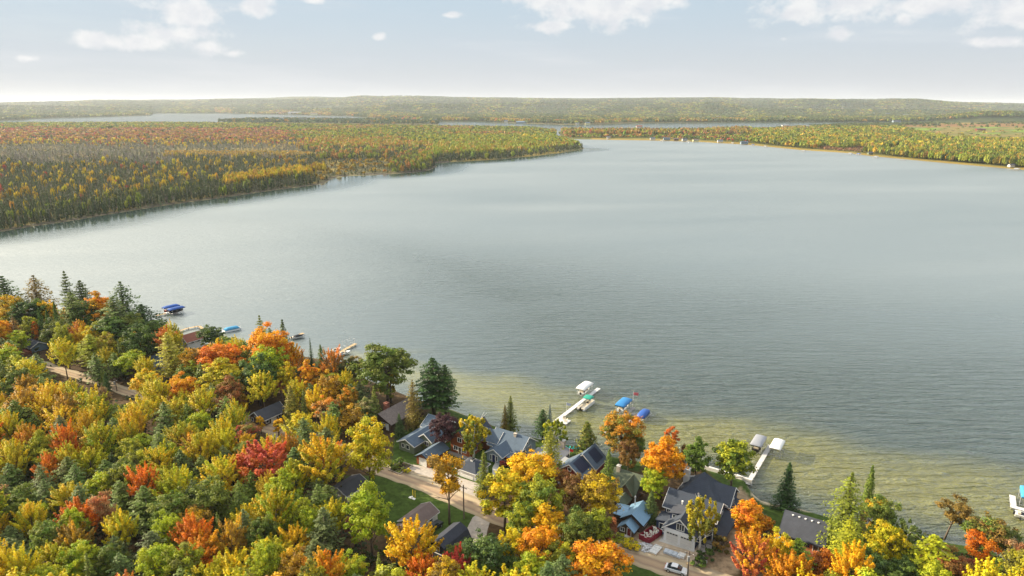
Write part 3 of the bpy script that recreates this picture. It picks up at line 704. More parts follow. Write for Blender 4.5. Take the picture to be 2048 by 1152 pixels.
print('protos', sum(len(a[0].polygons) for v in TP.values() for a in v))
C_ = {'Y': (.72,.52,.012), 'YG': (.46,.46,.02), 'GY': (.30,.40,.02), 'G': (.14,.21,.03), 'DG': (.055,.105,.028), 'BG': (.135,.18,.055), 'PG': (.20,.25,.07),
 'YO': (.74,.42,.01), 'O': (.72,.27,.012), 'OR': (.64,.18,.015), 'R': (.50,.05,.03), 'PK': (.55,.10,.07), 'OL': (.21,.23,.035), 'OB': (.27,.17,.035), 'BR': (.24,.12,.05),
 'P': (.075,.03,.035), 'BS': (.10,.15,.15), 'TAN': (.34,.27,.12), 'RU': (.42,.15,.05), 'DR': (.26,.04,.04)}
CW = {'Y': 'yellow', 'YG': 'yellow-green', 'GY': 'bright green', 'G': 'green', 'DG': 'dark green', 'BG': 'blue-green', 'PG': 'pale green', 'YO': 'golden', 'O': 'orange', 'OR': 'orange-red',
 'R': 'red', 'PK': 'pink-red', 'OL': 'olive', 'OB': 'olive-brown', 'BR': 'brown', 'P': 'purple', 'BS': 'blue', 'TAN': 'tan', 'RU': 'rust-orange', 'DR': 'dark red'}
KW = {'maple': ('broad_tree', 'round-crowned tree'), 'spray': ('maple_tree', 'maple with upswept leafy sprays'), 'thin': ('broad_tree', 'open-crowned tree with bare limbs showing'), 'birch': ('birch_tree', 'drooping birch'),
 'small': ('small_tree', 'small slender tree'), 'bush': ('garden_shrub', 'low shrub'), 'spruce': ('spruce_tree', 'pointed spruce'), 'pine': ('pine_tree', 'ragged white pine'), 'hemlock': ('hemlock_tree', 'feathery hemlock'),
 'cedar': ('cedar_tree', 'narrow cedar'), 'bare': ('bare_tree', 'half-bare tree')}
CACHE = {}
TREES = []     # records for labels
def place_tree(kind, X, Y, z, w, h, c1, c2, label=None, jit=.12, lean=None):
    P_ = TP[kind]; cm, tm, ph, pc = P_[int(rng.integers(len(P_)))]
    nm, _ = KW[kind]
    e = bpy.data.objects.new(nm, None); COL.objects.link(e); e.empty_display_size = .3
    e.location = (X, Y, z); e.rotation_euler = (lean[0] if lean else 0, lean[1] if lean else 0, rng.uniform(0, 6.283))
    sx = w/(2*pc); sz = h/ph; e.scale = (sx, sx, sz)
    a = link('crown', cm, e); b = link('trunk', tm, e)
    j = 1+rng.normal()*jit*.7; v1 = [min(.8, max(.01, c*j*(1+rng.normal()*jit*.5))) for c in C_[c1]]; v2 = [min(.8, max(.01, c*j*(1+rng.normal()*jit*.5))) for c in C_[c2]]
    a.color = (*v1, 1); a['second_tone'] = v2
    px, py, s = P(X, Y, z+h*.6)
    e['category'] = 'shrub' if kind == 'bush' else 'tree'
    TREES.append(dict(o=e, kind=kind, c1=c1, c2=c2, px=px, py=py, w=w, h=h, label=label, s=s))
    return e
def tree_px(kind, cx, top, base, wpx, c1, c2=None, label=None, z=1.5, lean=None):
    X, Y = G(cx, base, z); s = P(X, Y, z)[2]
    lo, hi = 0, 60
    for _ in range(30):
        mid = (lo+hi)/2
        if P(X, Y, z+mid)[1] > top: lo = mid
        else: hi = mid
    return place_tree(kind, X, Y, z, wpx/s*1.08, lo*1.03, c1, c2 or c1, label, .05, lean)

SPEC = [
 # middle and right, from the lake shore down to the street
 ('maple',742,845,986,88,'YG','Y','large yellow-green maple standing alone on the street bend beside the sheds'),
 ('spray',650,886,1000,100,'YG','YO','maple with yellow-orange upswept sprays left of the pale yellow shed'),
 ('spray',537,893,992,104,'OR','PK','orange-red maple with fiery upswept sprays in the forest'),
 ('thin',899,906,1048,84,'YO','OB','open golden maple with bare forked trunks beside the dirt road'),
 ('spruce',968,905,990,40,'OL','G','tall spruce in front of the white garage door'),
 ('maple',889,828,906,58,'P','P','dark purple-leaved tree beside the brown log house'),
 ('birch',948,824,922,66,'G','Y','yellow-topped drooping birch before the log house roof'),
 ('spruce',1021,795,862,36,'OL','DG','tall olive spruce on the lawn at the water behind the grey house'),
 ('spruce',1010,812,864,24,'OB','OL','shorter brownish spruce close beside the tall shore spruce'),
 ('spruce',1099,811,866,20,'BS','BS','narrow blue spruce at the foot of the long white dock'),
 ('pine',1085,822,882,42,'DG','DG','dark pine next to the blue spruce near the long dock'),
 ('birch',1108,838,906,52,'G','YG','green willow-like tree below the blue spruce'),
 ('hemlock',1100,862,955,56,'OL','YG','olive feathery tree hiding the flat grey roof'),
 ('cedar',1172,848,920,50,'G','OB','broad rounded cedar on the shore right of the turquoise chairs'),
 ('maple',1240,826,932,84,'OL','O','tall orange and olive maple in front of the blue lift canopies'),
 ('maple',1265,862,936,54,'G','OL','green lower tree leaning against the tall orange and olive maple'),
 ('maple',1321,877,998,86,'YO','O','dense round golden-orange maple on the shore, the brightest one'),
 ('small',1341,853,905,30,'OR','RU','slim orange-red tree poking up behind the golden maple'),
 ('maple',1388,877,978,54,'G','G','green tree right of the golden-orange maple at the water'),
 ('small',1366,885,960,26,'OB','BR','brownish slender tree between golden maple and green tree'),
 ('maple',1460,874,992,84,'G','YG','wide yellow-green tree behind the navy house at the water'),
 ('spruce',1570,929,1014,54,'DG','DG','solitary dark green spruce beside the small beach'),
 ('spruce',1215,903,990,44,'G','PG','light green spruce between red house and green-roofed house'),
 ('maple',1255,880,960,40,'OB','BR','brownish green tree above the chimney of the green-roofed house'),
 ('maple',1196,945,1062,84,'Y','OB','yellow maple in front of the red house with solar panels'),
 ('maple',1148,955,1058,54,'OB','BR','olive-brown tree left of the yellow maple by the red house'),
 ('maple',1302,935,1016,58,'GY','YG','bright green tree on the left wall of the navy house'),
 ('spruce',1300,985,1042,44,'BG','DG','dark blue-green spruce between blue cottage and navy house'),
 ('birch',1398,990,1112,62,'OL','Y','tall birch with yellow top before the navy house garage'),
 ('maple',1490,998,1105,80,'YO','OR','fiery orange maple right of the navy house'),
 ('small',1530,1025,1100,40,'OB','O','thin orange-brown tree beside the fiery orange maple'),
 ('spray',1500,1076,1185,78,'PK','YO','red maple below the fiery orange maple at bottom edge'),
 ('maple',1547,1068,1175,66,'YG','YO','yellow-green tree between red maple and turquoise canopy'),
 ('maple',1060,908,1014,96,'Y','YO','yellow maple behind the cluster right of the white garage'),
 ('maple',1010,945,1068,104,'YG','Y','big yellow-green maple at the street right of the garage spruce'),
 ('maple',1078,956,1080,90,'YG','G','yellow-green maple in the middle of the street cluster'),
 ('maple',1122,940,1020,56,'OB','RU','rusty olive tree at the right of the yellow maple cluster'),
 ('maple',1040,1000,1110,70,'G','YG','green maple under the yellow-green street cluster'),
 ('maple',1022,1058,1160,52,'Y','YG','narrow yellow tree at the bottom right of the gravel drive'),
 ('maple',1092,1016,1120,84,'Y','YO','bright yellow maple left of the olive street trees'),
 ('maple',1078,1056,1165,78,'YO','O','orange-gold maple at the bottom below the bright yellow maple'),
 ('maple',1150,1022,1140,76,'OL','G','olive green maple in front of the blue metal roof'),
 ('maple',1118,1088,1185,70,'OL','YG','yellow-olive tree at the bottom between golden maples'),
 ('small',1215,1025,1108,40,'BR','RU','thin rust-coloured tree left of the blue metal roof'),
 ('maple',1193,1088,1195,122,'YO','O','wide golden-orange maple on the bottom edge by the street'),
 ('spray',826,1048,1168,100,'YO','Y','golden maple with upswept sprays below the white shed'),
 ('maple',745,976,1122,92,'GY','YG','large lime-green maple left of the white garage with brown roof'),
 ('small',712,1025,1095,44,'RU','BR','rust-orange maple left of the lime-green maple'),
 ('spray',915,1112,1200,70,'PK','R','pink-red maple below the dark barn at bottom edge'),
 ('maple',970,1078,1180,110,'G','DG','dark green broad tree right of the dark barn'),
 ('maple',915,1090,1150,50,'G','OL','small olive tree against the wall of the dark barn'),
 ('hemlock',1682,952,1105,92,'OL','GY','huge feathery hemlock with yellow-green tips right of the log cabin'),
 ('cedar',1731,936,1030,26,'G','OL','very narrow spire cedar rising behind the huge hemlock'),
 ('small',1741,986,1078,56,'OB','Y','yellow-orange tree at the water right of the spire cedar'),
 ('maple',1752,1000,1092,76,'G','OL','green round tree at the water right of the huge hemlock'),
 ('spruce',1714,1022,1105,40,'TAN','OB','tan-coloured dying spruce in front of the huge hemlock'),
 ('hemlock',1684,1040,1165,88,'YG','OL','yellow-tinged hemlock below the huge hemlock'),
 ('maple',1765,1046,1152,68,'YG','Y','yellow maple right of the tan dying spruce'),
 ('birch',1805,1038,1140,64,'G','PG','green-grey birch at the shore left of the leaning willow'),
 ('thin',1888,996,1080,72,'OB','OB','lone rusty willow leaning over the water'),
 ('maple',1968,1038,1128,96,'G','OB','large olive green tree at the right end of the shore'),
 ('thin',1950,1072,1150,72,'O','OR','orange-red maple in front of the olive shore tree'),
 ('pine',1850,1076,1185,104,'YG','GY','yellow-green pine at the lower right below the leaning willow'),
 ('maple',1886,1106,1195,90,'OB','RU','brown-orange tree at the bottom right beside the yellow-green pine'),
 ('small',1986,1120,1185,44,'G','YG','small green tree by the bottom right corner'),
 ('bare',2020,1128,1190,60,'TAN','BR','pale bare tree in the bottom right corner'),
 ('maple',1640,1100,1185,62,'O','RU','orange tree at bottom below the log cabin'),
 ('pine',1585,1082,1180,76,'G','GY','green pine covering the turquoise canopy'),
 ('maple',1735,1105,1190,70,'G','DG','dark green tree at the bottom below the yellow maple'),
 ('maple',1800,1118,1195,60,'DG','G','dark low tree at the bottom left of the yellow-green pine'),
 ('maple',1925,1120,1190,50,'DR','RU','dull red tree at the bottom below the orange-red maple'),
 # shore, centre-left
 ('maple',776,689,812,108,'G','OL','big dark maple with a yellow patch where the shore turns'),
 ('small',782,735,806,40,'OL','Y','yellow-olive tree within the big dark shore maple'),
 ('pine',868,722,834,92,'DG','DG','dark ragged pine leaning out over the lake'),
 ('pine',892,735,836,60,'DG','G','outermost dark pine on the shore beside the open lake'),
 ('hemlock',828,764,858,40,'OB','OL','brownish cedar in front of the dark ragged pines'),
 ('maple',703,716,790,60,'DG','OB','dark tree on the shore left of the big dark maple'),
 ('spruce',625,679,746,16,'DG','DG','thin dark spruce spire on the shore left of the pale dock'),
 ('spruce',608,700,752,22,'DG','G','short dark spruce left of the thin shore spire'),
 ('spruce',645,692,752,34,'G','DG','dark spruce at the root of the pale dock'),
 ('spray',668,704,790,48,'OB','O','orange-tipped maple in front of the pale dock'),
 ('maple',545,657,772,86,'O','YO','orange maple crowning the shore beside the hidden boat dock'),
 ('pine',529,636,740,30,'OL','PG','yellowish pine top sticking out over the orange shore maple'),
 ('spruce',574,644,748,46,'DG','OL','dark spruce right of the orange shore maple'),
 ('maple',545,690,790,70,'GY','YG','yellow-green tree under the orange shore maple'),
 ('maple',452,688,780,84,'O','OR','deep orange maple below the covered blue boat'),
 ('maple',398,694,772,66,'OB','YO','golden orange maple right of the yellow pine'),
 ('pine',347,670,772,60,'YG','TAN','pale yellow pine beside the blue cottage'),
 ('maple',427,651,706,54,'DG','G','round dark green tree at the water beside the white house'),
 ('maple',448,722,806,90,'YG','Y','lime yellow maple below the deep orange maple'),
 ('maple',582,726,808,42,'Y','YG','yellow tree in front of dark trees left of the golden maple'),
 ('maple',622,724,812,48,'YO','O','golden orange maple behind the brown cabin trees'),
 ('maple',522,716,812,74,'DG','G','dark shaded tree left of the yellow one above the brown cabin'),
 ('small',666,752,822,34,'RU','BR','rusty slender tree right of the golden orange maple'),
 ('small',453,758,806,20,'YO','Y','slim golden tree poking out above the brown cabin'),
 ('small',489,788,834,22,'Y','YO','slim yellow tree at the left gable of the brown cabin'),
 ('thin',655,795,872,62,'TAN','O','half-bare orange dogwood right of the brown cabin'),
 ('cedar',588,777,856,40,'OL','OB','olive cedar beside the brown cabin'),
 ('spruce',613,782,862,28,'OL','G','pointed spruce right of the olive cedar'),
 ('spruce',715,811,868,22,'OL','YG','small pointed spruce between the forest and the chimney'),
 ('maple',735,792,862,50,'G','TAN','grey-green tree left of the brick chimney'),
 ('maple',697,772,848,44,'OL','O','orange-tipped tree below the dark shore tree'),
 ('spruce',800,829,872,28,'DG','BG','small dark spruce left of the green house'),
 ('small',523,829,868,20,'YO','Y','small golden tree at the door of the brown cabin'),
 ('small',558,834,872,26,'Y','YO','small yellow tree right of the brown cabin gravel'),
 ('thin',500,846,908,64,'PK','OL','pink-tipped maple in front of the brown cabin'),
 ('maple',470,755,840,56,'OB','RU','brown-orange tree left of the brown cabin'),
 # far left shore
 ('pine',22,557,652,54,'DG','G','dark pine on the shore at the left edge'),
 ('hemlock',84,555,650,60,'OB','G','dark hemlock with reddish crown on the left shore'),
 ('pine',148,548,662,36,'DG','OL','tallest spindly pine on the left shore'),
 ('pine',176,566,664,60,'DG','OL','dark green pine behind the spindly pine'),
 ('maple',207,586,684,62,'YO','O','golden-orange maple on the left shore'),
 ('pine',158,590,690,54,'PG','OL','pale green pine with bare trunk on the left shore'),
 ('hemlock',256,568,672,64,'DG','G','dark tall hemlock near the twin blue canopies'),
 ('pine',240,600,700,58,'PG','BG','soft blue-green pine right of the golden-orange maple'),
 ('hemlock',292,612,684,76,'DG','DG','dark hemlock nearest the twin blue canopies'),
 ('maple',312,640,706,64,'G','DG','dark green round tree hanging over the left dock'),
 ('maple',288,652,742,62,'DG','G','shaded dark tree behind the blue cottage'),
 ('maple',104,601,670,36,'YO','Y','small golden tree among the left dark pines'),
 ('maple',30,590,672,58,'YO','OL','golden tree at the left edge above the small blue roof'),
 ('maple',12,640,706,44,'YO','O','orange-yellow tree at the left edge'),
 ('maple',70,600,676,70,'DG','G','dark green trees behind the small blue roof'),
 ('cedar',91,621,694,18,'DG','G','left one of three dark column cedars'),
 ('cedar',107,624,700,18,'DG','G','middle one of three dark column cedars'),
 ('cedar',124,609,698,18,'DG','G','right one of three dark column cedars'),
 ('small',77,643,694,20,'O','RU','slim orange tree left of the three column cedars'),
 ('hemlock',38,635,702,24,'BR','OL','brownish conifer before the small blue roof'),
 ('maple',134,650,728,36,'YG','OL','yellow-green tree right of the three column cedars'),
 ('maple',195,650,722,40,'YO','YG','golden tree below the golden-orange maple'),
 ('pine',190,672,746,48,'YG','OL','yellow-green pine with fans of needles by the street'),
 ('maple',222,668,742,40,'YG','OB','yellow-olive tree left of the blue-green spire'),
 ('spruce',247,680,752,18,'BG','BG','thin blue-green spruce spire by the street'),
 ('small',282,704,745,34,'OL','O','small olive tree left of the blue cottage'),
 ('maple',300,736,812,66,'YO','YG','golden tree in front of the blue cottage'),
 ('cedar',211,738,782,16,'OL','DG','left dark cedar of the pair by the utility pole'),
 ('cedar',217,748,790,16,'DG','DG','right dark cedar of the pair by the utility pole'),
 ('maple',372,752,828,60,'O','YO','orange maple in front of the yellow pine'),
 ('maple',140,690,738,44,'GY','YG','lime-green tree at the bend of the dirt street'),
 ('bush',790,925,940,22,'G','OL',None),('bush',800,915,930,20,'G','G',None),('bush',845,885,897,20,'OL','PG',None),('bush',815,938,945,16,'YG','Y',None),
 ('bush',1010,915,928,30,'DR','RU',None),('bush',1023,918,930,22,'RU','R',None),('small',1036,902,940,30,'OB','RU','brownish shrub tree beside the grey house door'),
 ('bush',960,880,896,22,'G','OL',None),('bush',1255,1080,1092,34,'YG','Y',None),('bush',1235,1070,1082,30,'YG','OL',None),('bush',1412,1100,1122,34,'DG','G',None),('bush',1440,1075,1100,40,'OB','DG',None),
 ('bush',1270,1088,1098,28,'Y','YG',None),('bush',1398,1116,1132,30,'DG','G',None),
]
SPEC += [('maple',232,628,716,74,'DG','G','broad dark tree behind the yellow-green pine with fans'),('maple',182,604,690,62,'G','DG','dark green tree between spindly pine and golden-orange maple'),('maple',268,622,704,60,'G','OL','dull green tree between the two dark hemlocks'),('maple',120,640,716,50,'DG','OL','shaded olive tree behind the three column cedars')]
for t in SPEC:
    t = list(t)
    if t[1] < 320 and t[0] in ('pine', 'hemlock') and 'spindly' not in (t[7] or ''): t[4] *= 1.35
    tree_px(*t[:7], label=t[7], lean=(0.12, .18) if t[7] and 'willow leaning' in t[7] else None)

# ---- the rest of the wood: scattered, keeping clear of what the photograph shows open
CLEAR = [(322,600,372,628),(440,640,486,672),(365,645,410,664),(588,655,618,684),(662,676,722,708),(780,820,900,950),(820,870,1160,960),(690,960,985,1100),(775,940,990,1010),(485,800,565,870),(530,840,560,870),(1120,880,1300,1000),(1230,1000,1440,1165),(1225,1095,1440,1165),
 (1500,940,1650,1100),(770,800,830,850),(300,708,335,742),(357,668,402,692),(50,678,100,706),(105,732,165,762),(222,762,272,796),(690,955,735,1005),(905,1010,990,1090),(855,1055,950,1110),
 (1430,950,1640,1070),(610,705,735,745),(690,870,770,960),(1300,1010,1640,1110),(165,752,190,768)]
ZONE = [(-330,590),(-130,628),(160,648),(330,676),(420,700),(560,712),(650,732),(730,768),(800,818),(790,850),(770,900),(740,935),(680,960),(690,1010),(700,1050),(780,1100),(830,1120),(900,1140),(1000,1120),(1060,1100),(1180,1110),(1230,1140),(1300,1330),(-330,1360)]
ZONE2 = [(1640,1060),(1760,1075),(1850,1085),(1950,1108),(2010,1140),(2450,1290),(2450,1340),(1560,1300),(1580,1130),(1640,1110)]
ROADPX = [(-60,705),(60,722),(110,738),(190,760),(270,788),(400,820),(540,855),(620,875),(690,905),(780,942),(860,972),(970,1021),(1100,1068),(1240,1103),(1330,1131),(1420,1158),(1560,1205)]
def inpoly(x, y, L): return poly_sd(np.array([x], float), np.array([y], float), L)[0] > 0
def roadd(x, y):
    d = 1e9
    for i in range(len(ROADPX)-1):
        x0, y0 = ROADPX[i]; x1, y1 = ROADPX[i+1]; ex, ey = x1-x0, y1-y0; t = min(1, max(0, ((x-x0)*ex+(y-y0)*ey)/(ex*ex+ey*ey)))
        d = min(d, math.hypot(x-x0-t*ex, (y-y0-t*ey)*1.7))
    return d
placed = [(t['o'].location.x, t['o'].location.y, t['w']) for t in TREES if t['kind'] != 'bush']
forced = len(placed)
cand = []
for k in range(22000):
    x = rng.uniform(-330, 2450); y = 600+760*rng.uniform(0, 1)**.75
    z1 = inpoly(x, y, ZONE); z2 = (not z1) and inpoly(x, y, ZONE2)
    if not (z1 or z2): continue
    X, Y = G(x, y); s = P(X, Y, 1.5)[2]; dens = 1
    n1 = float(fbm(np.array([X/14.]), np.array([Y/14.]), 5, 3)[0])
    w = rng.uniform(5.2, 8.4); h = rng.uniform(9.5, 14.0)
    if roadd(x, y) < (16 if x > 60 else 10): continue
    if any((X-a)**2+(Y-b)**2 < (.34*(w+c))**2*(.8 if i < forced else 1) for i, (a, b, c) in enumerate(placed)): continue
    tx, ty, _ = P(X, Y, 1.5+h); top = ty; r_ = w/2*s
    if ty > 1230 or (z2 and ty < 1072): continue
    # crown box against the open areas
    bad = False
    bx0, bx1, by0, by1 = tx-r_*1.05, tx+r_*1.05, top-2, P(X, Y, 1.5+h*.3)[1]
    for (a, b, c, d) in CLEAR:
        ox = min(bx1, c)-max(bx0, a); oy = min(by1, d)-max(by0, b)
        if ox > 5 and oy > 5: bad = True; break
    if bad: continue
    placed.append((X, Y, w)); cand.append((X, Y, w, h, n1, x, y))
MAXT = 297-sum(1 for t in TREES if t['kind'] != 'bush')
def vis_key(c):
    tx, ty, s_ = P(c[0], c[1], 1.5+c[3]*.7); off = tx < -25 or tx > 2073 or ty > 1165
    return (1 if off else 0, -s_)
cand.sort(key=vis_key)
print('near trees: forced', forced, 'scatter', len(cand), 'cap', MAXT)
PALL = [('spray','YG','Y',24),('spray','Y','YG',13),('maple','GY','YG',16),('maple','OL','YG',13),('spray','OB','YO',5),('spray','YO','Y',11),('maple','YO','OB',5),('spray','O','YO',6),('spray','GY','Y',9),('maple','G','OL',10),('hemlock','BG','PG',10),('pine','BG','PG',9),('hemlock','G','OL',10),('pine','G','PG',9),('spruce','OL','G',2),('thin','TAN','RU',2.5),('spray','PK','YO',1.8),('spray','OR','O',3),('bare','TAN','BR',1.5)]
OV, OC = [], []; OT = MB()
for ii, (X, Y, w, h, n1, x, y) in enumerate(cand):
    tb = [(k, (a, b), p*(2.2 if (k in ('hemlock', 'pine')) and n1 > .52 else (.6 if k in ('hemlock', 'pine') else 1))) for k, a, b, p in PALL]
    u = rng.random()*sum(q[2] for q in tb)
    for k, (a, b), p in tb:
        u -= p
        if u <= 0: break
    if k in ('hemlock', 'pine'): w *= 1.0; h *= .88
    if k == 'spruce': w *= .9
    if k == 'spruce': w *= .6
    if k in ('bare', 'thin'): w *= .8
    if k == 'pine': h *= 1.06
    if ii < MAXT and vis_key((X, Y, w, h))[0] == 0: place_tree(k, X, Y, 1.4, w*1.14, h, a, b); continue
    if k == 'bare': k = 'maple'
    cm, tm, ph, pc = TP[k][int(rng.integers(len(TP[k])))]
    if cm.name not in CACHE:
        v = np.empty(len(cm.vertices)*3, np.float32); cm.vertices.foreach_get('co', v); t_ = np.empty(len(cm.vertices)*4, np.float32); cm.attributes['leaf'].data.foreach_get('color', t_)
        CACHE[cm.name] = (v.reshape(-1, 4, 3), t_.reshape(-1, 4, 4))
    v, t_ = CACHE[cm.name]; st = 3 if vis_key((X, Y, w, h))[0] else 2; v = v[::st]; t_ = t_[::st]; c0 = v.mean(1, keepdims=True); v = c0+(v-c0)*(1.3 if st == 2 else 1.6)
    an = rng.uniform(0, 6.283); sx = w*1.14/(2*pc); ca, sa = math.cos(an), math.sin(an)
    q = np.stack([(v[..., 0]*ca-v[..., 1]*sa)*sx+X, (v[..., 0]*sa+v[..., 1]*ca)*sx+Y, v[..., 2]*h/ph+1.4], -1); OV.append(q.reshape(-1, 3))
    g_ = t_[..., 1:2]; col = (np.array(C_[a])*(1-g_)+np.array(C_[b])*g_)*t_[..., 0:1]*2*(1+rng.normal()*.08); OC.append(np.concatenate([np.clip(col, .01, .8).reshape(-1, 3), np.ones((col.size//3, 1))], 1))
    OT.tube([(X, Y, 1.3), (X, Y, 1.3+h*.6)], [.22, .1], 5)
if OV:
    o = link('outlying_woodland', quads_mesh('outlying_woodland', np.concatenate(OV), FARLEAF, ('leaf', np.concatenate(OC)))); tag(o, 'mixed autumn crowns filling the rest of the near forest', 'woodland', kind='stuff')
    tag(OT.build('woodland_trunks', BARK), 'trunks of the rest of the near forest', 'tree trunks', kind='stuff')
# ------------------------------------------------------------------ materials for the built things
NAVY = mat('navy_siding', (.035,.05,.10), .6, .12, 1.0, rows=(2, .22, .8)); GREYB = mat('grey_blue_siding', (.22,.28,.32), .65, .1, 1.0, rows=(2, .22, .85)); SAGE = mat('sage_siding', (.16,.19,.13), .7, .12, 1.0, rows=(2, .22, .85))
WHITE = mat('white_paint', (.78,.77,.74), .5, .05, 1.5); WRAP = mat('white_house_wrap', (.80,.80,.80), .55, .07, 1.2); CREAM = mat('pale_yellow_siding', (.66,.62,.36), .6, .08, 1.0, rows=(2, .25, .88))
LOGW = mat('red_brown_logs', (.27,.085,.03), .6, .25, 1.2, rows=(2, .3, .6)); CABIN = mat('dark_brown_boards', (.10,.065,.045), .75, .25, 1.2, rows=(2, .25, .7)); REDW = mat('barn_red_boards', (.20,.035,.03), .7, .2, 1.2, rows=(2, .25, .8))
ORNG = mat('orange_cedar_boards', (.42,.15,.05), .6, .25, 1.0, rows=(2, .22, .8)); BLUEW = mat('blue_siding', (.17,.25,.33), .6, .1, 1.0, rows=(2, .22, .85)); DARKW = mat('charcoal_boards', (.04,.045,.055), .8, .15, 1.0)
R_SLATE = mat('slate_blue_shingles', (.085,.12,.165), .85, .22, .8, bump=.5, rows=(1, .3, .82)); R_NAVY = mat('navy_black_shingles', (.045,.055,.075), .85, .22, .8, bump=.5, rows=(1, .3, .82)); R_CHAR = mat('charcoal_shingles', (.06,.065,.08), .88, .25, .8, bump=.5, rows=(1, .3, .78))
R_BROWN = mat('weathered_brown_shingles', (.17,.13,.12), .9, .28, .7, bump=.5, rows=(1, .3, .82)); R_GREEN = mat('mossy_green_shingles', (.09,.11,.075), .9, .28, .6, bump=.5, rows=(1, .3, .82)); R_FLAT = mat('pale_grey_roofing', (.22,.225,.24), .85, .15, .6)
R_BLUE = mat('blue_metal_roofing', (.19,.32,.45), .42, .10, .5, metal=.25, rows=(1, .45, .72)); R_RED = mat('red_brown_shingles', (.24,.09,.06), .88, .2, .8, bump=.4); R_BARN = mat('near_black_shingles', (.035,.04,.055), .85, .3, 1.2, bump=.5, rows=(1, .3, .8)); R_CEDAR = mat('cedar_shakes', (.20,.165,.15), .92, .45, 2.2, bump=.8, rows=(1, .35, .7))
GLASS = mat('window_glass', (.025,.035,.045), .08, .3, .6, spec=.8); SOLAR = mat('solar_cells', (.014,.022,.05), .35, .1, 2, spec=.4, rows=(1, .8, 1.6)); BRICK = mat('brick', (.26,.10,.07), .9, .3, 3, rows=(2, .12, .7)); STONE = mat('field_stone', (.46,.40,.33), .9, .35, 3, bump=.6); WSTONE = mat('white_stone', (.62,.60,.57), .85, .12, 2.5)
CONC = mat('concrete', (.50,.49,.46), .85, .12, .6); DECKW = mat('weathered_deck_boards', (.33,.31,.29), .85, .2, 1.0, rows=(1, .3, .75)); ALU = mat('aluminium', (.62,.63,.65), .35, .08, 1, metal=.7); STEEL = mat('galvanised_steel', (.42,.43,.45), .45, .12, 1, metal=.6)
CAN_W = mat('white_canopy_vinyl', (.74,.73,.70), .6, .06, .8); CAN_B = mat('blue_canopy_vinyl', (.035,.20,.46), .5, .10, .8); CAN_D = mat('royal_blue_vinyl', (.03,.10,.36), .5, .10, .8); CAN_G = mat('grey_canopy_vinyl', (.27,.28,.31), .6, .10, .8); CAN_T = mat('teal_canopy_vinyl', (.03,.30,.22), .5, .10, .8); CAN_L = mat('light_blue_vinyl', (.06,.30,.52), .5, .15, .8)
TURQ = mat('turquoise_plastic', (.03,.52,.52), .5, .08, 1); HULLW = mat('white_gelcoat', (.74,.74,.72), .3, .05, 1, spec=.5); HULLR = mat('red_gelcoat', (.36,.02,.03), .3, .05, 1, spec=.5); RUBBER = mat('black_rubber', (.02,.02,.02), .8, .1, 2); BLACK = mat('black_paint', (.018,.018,.02), .4, .1, 2)
REDP = mat('red_cloth', (.62,.03,.025), .8, .1, 2); MAROON = mat('maroon_steel', (.22,.015,.03), .5, .15, 1); DEBRIS = mat('mixed_rubble', (.55,.52,.45), .9, .5, 2.5); CARP = mat('silver_white_car_paint', (.70,.71,.73), .22, .03, 1, metal=.15, spec=.6); LAMPG = mat('lamp_glass', (.7,.68,.62), .15, .05, 1); POLEW = mat('pole_wood', (.16,.125,.10), .9, .3, 1.5)
SAGEP = mat('tan_seat_vinyl', (.58,.50,.38), .6, .1, 1); WOODY = mat('raw_timber', (.52,.38,.22), .8, .2, 2); STRIPE = mat('red_and_white_flag', (.55,.12,.12), .8, .25, 4, rows=(2, .12, 3.5)); WIRE = mat('cable', (.03,.03,.03), .6, .1, 1); OTAN = mat('unpainted_sheathing', (.55,.40,.22), .85, .2, 2)

# ------------------------------------------------------------------ sheets: road, drives, paths
def sheet(name, pxpoly, m, z, smooth_n=0):
    pts = [G(x, y, z) for x, y in pxpoly]; mb = MB(); mb.add([(a, b, z) for a, b in pts], [tuple(range(len(pts)))])
    o = mb.build(name, m); o.data.update()
    if o.data.polygons[0].normal.z < 0: o.data.flip_normals()
    return tag(o, kind='structure')
def road_mat():
    m, nt, n, l, b = nodes('sandy_road'); MATS['sandy_road'] = m
    uv = n.new('ShaderNodeAttribute'); uv.attribute_name = 'across'
    geo = n.new('ShaderNodeNewGeometry')
    no = n.new('ShaderNodeTexNoise'); no.inputs['Scale'].default_value = .35; no.inputs['Detail'].default_value = 8; l.new(geo.outputs['Position'], no.inputs['Vector'])
    se = n.new('ShaderNodeSeparateColor'); l.new(uv.outputs['Color'], se.inputs[0])
    ad = n.new('ShaderNodeMath'); ad.operation = 'MULTIPLY_ADD'; ad.inputs[1].default_value = .16; l.new(no.outputs['Fac'], ad.inputs[0]); l.new(se.outputs['Red'], ad.inputs[2])
    cr = n.new('ShaderNodeValToRGB'); l.new(ad.outputs[0], cr.inputs[0]); e = cr.color_ramp.elements
    e[0].position = .05; e[0].color = (.30, .24, .15, 1); e[1].position = 1.0; e[1].color = (.34, .27, .18, 1)
    for p, c in ((.22, (.42,.32,.20,1)), (.34, (.27,.19,.13,1)), (.42, (.36,.25,.16,1)), (.55, (.40,.29,.18,1)), (.68, (.27,.19,.13,1)), (.78, (.43,.34,.22,1)), (.92, (.45,.36,.24,1))):
        x = e.new(p); x.color = c
    l.new(cr.outputs[0], b.inputs['Base Color']); b.inputs['Roughness'].default_value = .95
    return m
RD = [np.array(G(x, y, 1.5)) for x, y in ROADPX]
def catmull(P_, n=8):
    out = []
    for i in range(len(P_)-1):
        p0, p1, p2, p3 = P_[max(i-1, 0)], P_[i], P_[i+1], P_[min(i+2, len(P_)-1)]
        for k in range(n):
            t = k/n; out.append(.5*((2*p1)+(-p0+p2)*t+(2*p0-5*p1+4*p2-p3)*t*t+(-p0+3*p1-3*p2+p3)*t**3))
    return out+[P_[-1]]
